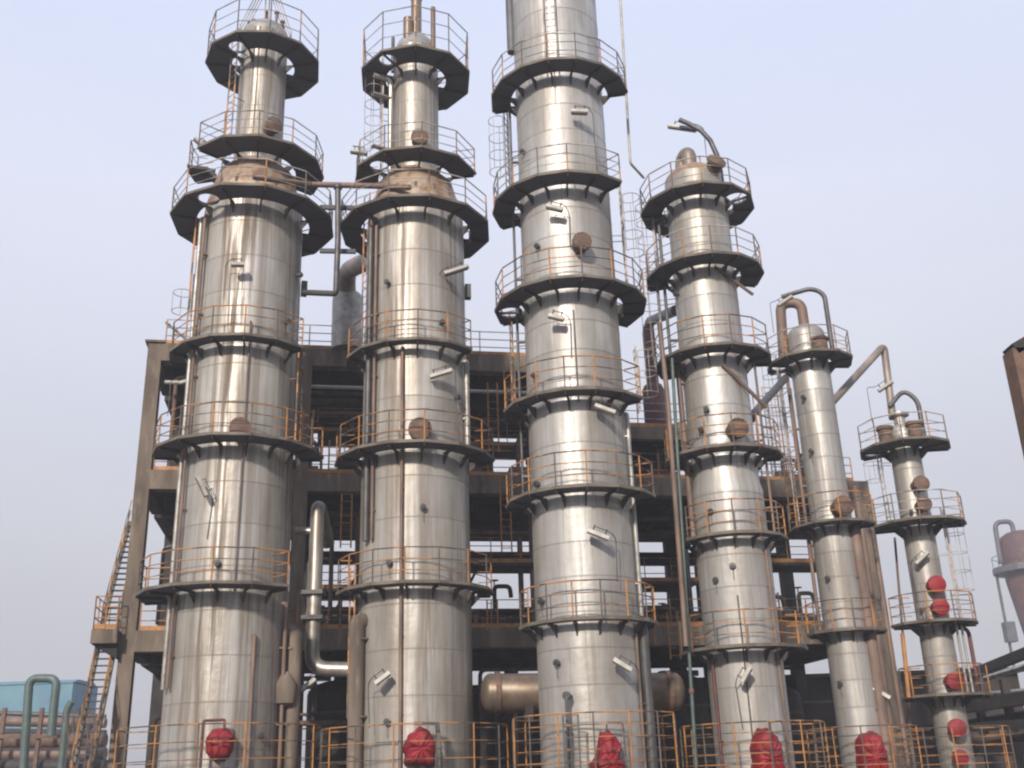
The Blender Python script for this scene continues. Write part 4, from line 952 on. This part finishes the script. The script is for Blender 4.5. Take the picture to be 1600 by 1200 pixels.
# near brown gantry post top at the right edge
gY = 22; Pg = at(1591, 600, gY)
o = empty('gantry_post', (Pg.x+0.28, gY, 0), 'brown steel post with a raking head beam close at the right edge', 'post')
zt = at(1570, 550, gY).z; b = MB()
b.box(Vector((0, 0, zt/2)), 0.75, 0.5, zt); b.build('post', 'rust', o)
b = MB(); b.bar(Vector((-0.30, 0, zt-0.02)), Vector((2.6, 0, zt+1.5)), 0.5, 0.26); b.build('head_beam', 'equip', o)
b = MB(); b.bar(Vector((0.36, 0, zt-1.3)), Vector((2.4, 0, zt+0.6)), 0.2, 0.2); b.build('brace', 'equip', o)
b = MB(); b.box(Vector((2.75, 0, (zt+1.4)/2)), 0.3, 0.45, zt+1.4); b.build('post', 'rust', o)

# ------------------------------------------------------------------ far left: blue tank, pipe arch, rusty racks, bare shrubs
bY = 100; P0 = at(-60, 1170, bY); P1 = at(103, 1170, bY); z0 = at(50, 1120, bY).z; z1 = at(50, 1062, bY).z
o = empty('blue_shed', ((P0.x+P1.x)/2, bY+3, 0), 'hazy blue sheet metal shed low at the far left', 'shed')
w = P1.x-P0.x
b = MB(); b.box(Vector((0, 0, z1/2-0.15)), w, 6, z1-0.3); b.build('wall', 'blue', o)
b = MB(); b.add([Vector((sx*w/2*1.0, sy*3.1, z1-0.3+hh)) for sx in (-1, 1) for sy, hh in ((-1, -0.1), (-0.6, 0.3), (0.6, 0.3), (1, -0.1))], [(0, 1, 2, 3), (7, 6, 5, 4), (0, 4, 5, 1), (1, 5, 6, 2), (2, 6, 7, 3), (3, 7, 4, 0)]); b.build('roof', 'blue', o)
aY = 62
pipe('pipe_arch', [at(34, 1240, aY), at(46, 1060, aY), at(89, 1060, aY), at(82, 1125, aY), at(80, 1150, aY)], 0.24, 'pipe_g', 'greenish inverted U pipe standing in front of the blue shed', rb=0.5)
pipe('green_stub', [at(92, 1240, aY+0.5), at(104, 1110, aY+0.5), at(112, 1096, aY+0.5)], 0.2, 'pipe_g', 'green upright stub pipe right of the inverted U pipe', rb=0.3)
for k, (y0, y1, Yb, m_, r) in enumerate(((1112, 1120, 70, 'pipe_d', 0.16), (1126, 1130, 69, 'pipe_b', 0.30), (1143, 1146, 68, 'equip', 0.22), (1158, 1157, 67, 'rust', 0.42), (1180, 1178, 66.5, 'pipe_b', 0.38), (1198, 1197, 66, 'equip', 0.40))):
    pipe('rusty_main', [at(-70, y0, Yb), at(165, y1, Yb)], r, m_, ['topmost dark thin', 'second brown', 'dark middle', 'fat rusty', 'brown lower', 'lowest dark'][k]+' horizontal pipe of the stack under the blue shed', 'rusty pipe stack at the far left')
rk = empty('pipe_trestle', at(20, 1150, 65), 'brown steel trestle with uprights carrying the stacked pipes at the far left', 'rack')
for px in (8, 66, 128):
    q = at(px, 1106, 65.2); b = MB(); b.bar(Vector((q.x, q.y, 0))-rk.location, q-rk.location, 0.22, 0.22); b.build('post', 'rust', rk)
for py in (1151,):
    b = MB(); b.bar(at(-60, py, 65)-rk.location, at(140, py, 65)-rk.location, 0.2, 0.2); b.build('beam', 'rust' if py != 1168 else 'pipe_d', rk)
for k, px in enumerate((118, 128, 138, 150, 108)):
    base = at(px, 1140, 56); o = empty('bare_shrub', base, ['leafless shrub left of the stairway foot', 'tallest thin leafless shrub left of the stairs', 'leafless shrub near the stair flight', 'leafless shrub against the stair stringer', 'leafless shrub beside the blue shed'][k], 'shrub', 'bare shrubs by the stairs')
    b = MB(); random.seed(40+k)
    for i in range(16):
        a = random.uniform(0, 6.28); l = random.uniform(0.5, 1.3); q = Vector((math.cos(a)*0.35, math.sin(a)*0.35, l)); b.tube([Vector((0, 0, -3.2)), Vector((0, 0, -0.4)), q*0.5, q], [0.05, 0.03, 0.015, 0.006], 5)
    b.build('branches', 'twig', o)

# ------------------------------------------------------------------ thin winter haze
hb = MB(); hb.box(Vector((0, 190, 24)), 910, 630, 50)
hz = hb.build('haze', 'deck'); hz.data.materials.clear()
hm = bpy.data.materials.new('haze air'); hm.use_nodes = True; hn = hm.node_tree; hn.nodes.clear()
ho = hn.nodes.new('ShaderNodeOutputMaterial'); hv = hn.nodes.new('ShaderNodeVolumePrincipled')
hv.inputs['Color'].default_value = (0.90, 0.92, 1.0, 1); hv.inputs['Density'].default_value = 0.0012; hv.inputs['Anisotropy'].default_value = 0.0
hn.links.new(hv.outputs[0], ho.inputs['Volume']); hz.data.materials.append(hm); hz['kind'] = 'stuff'
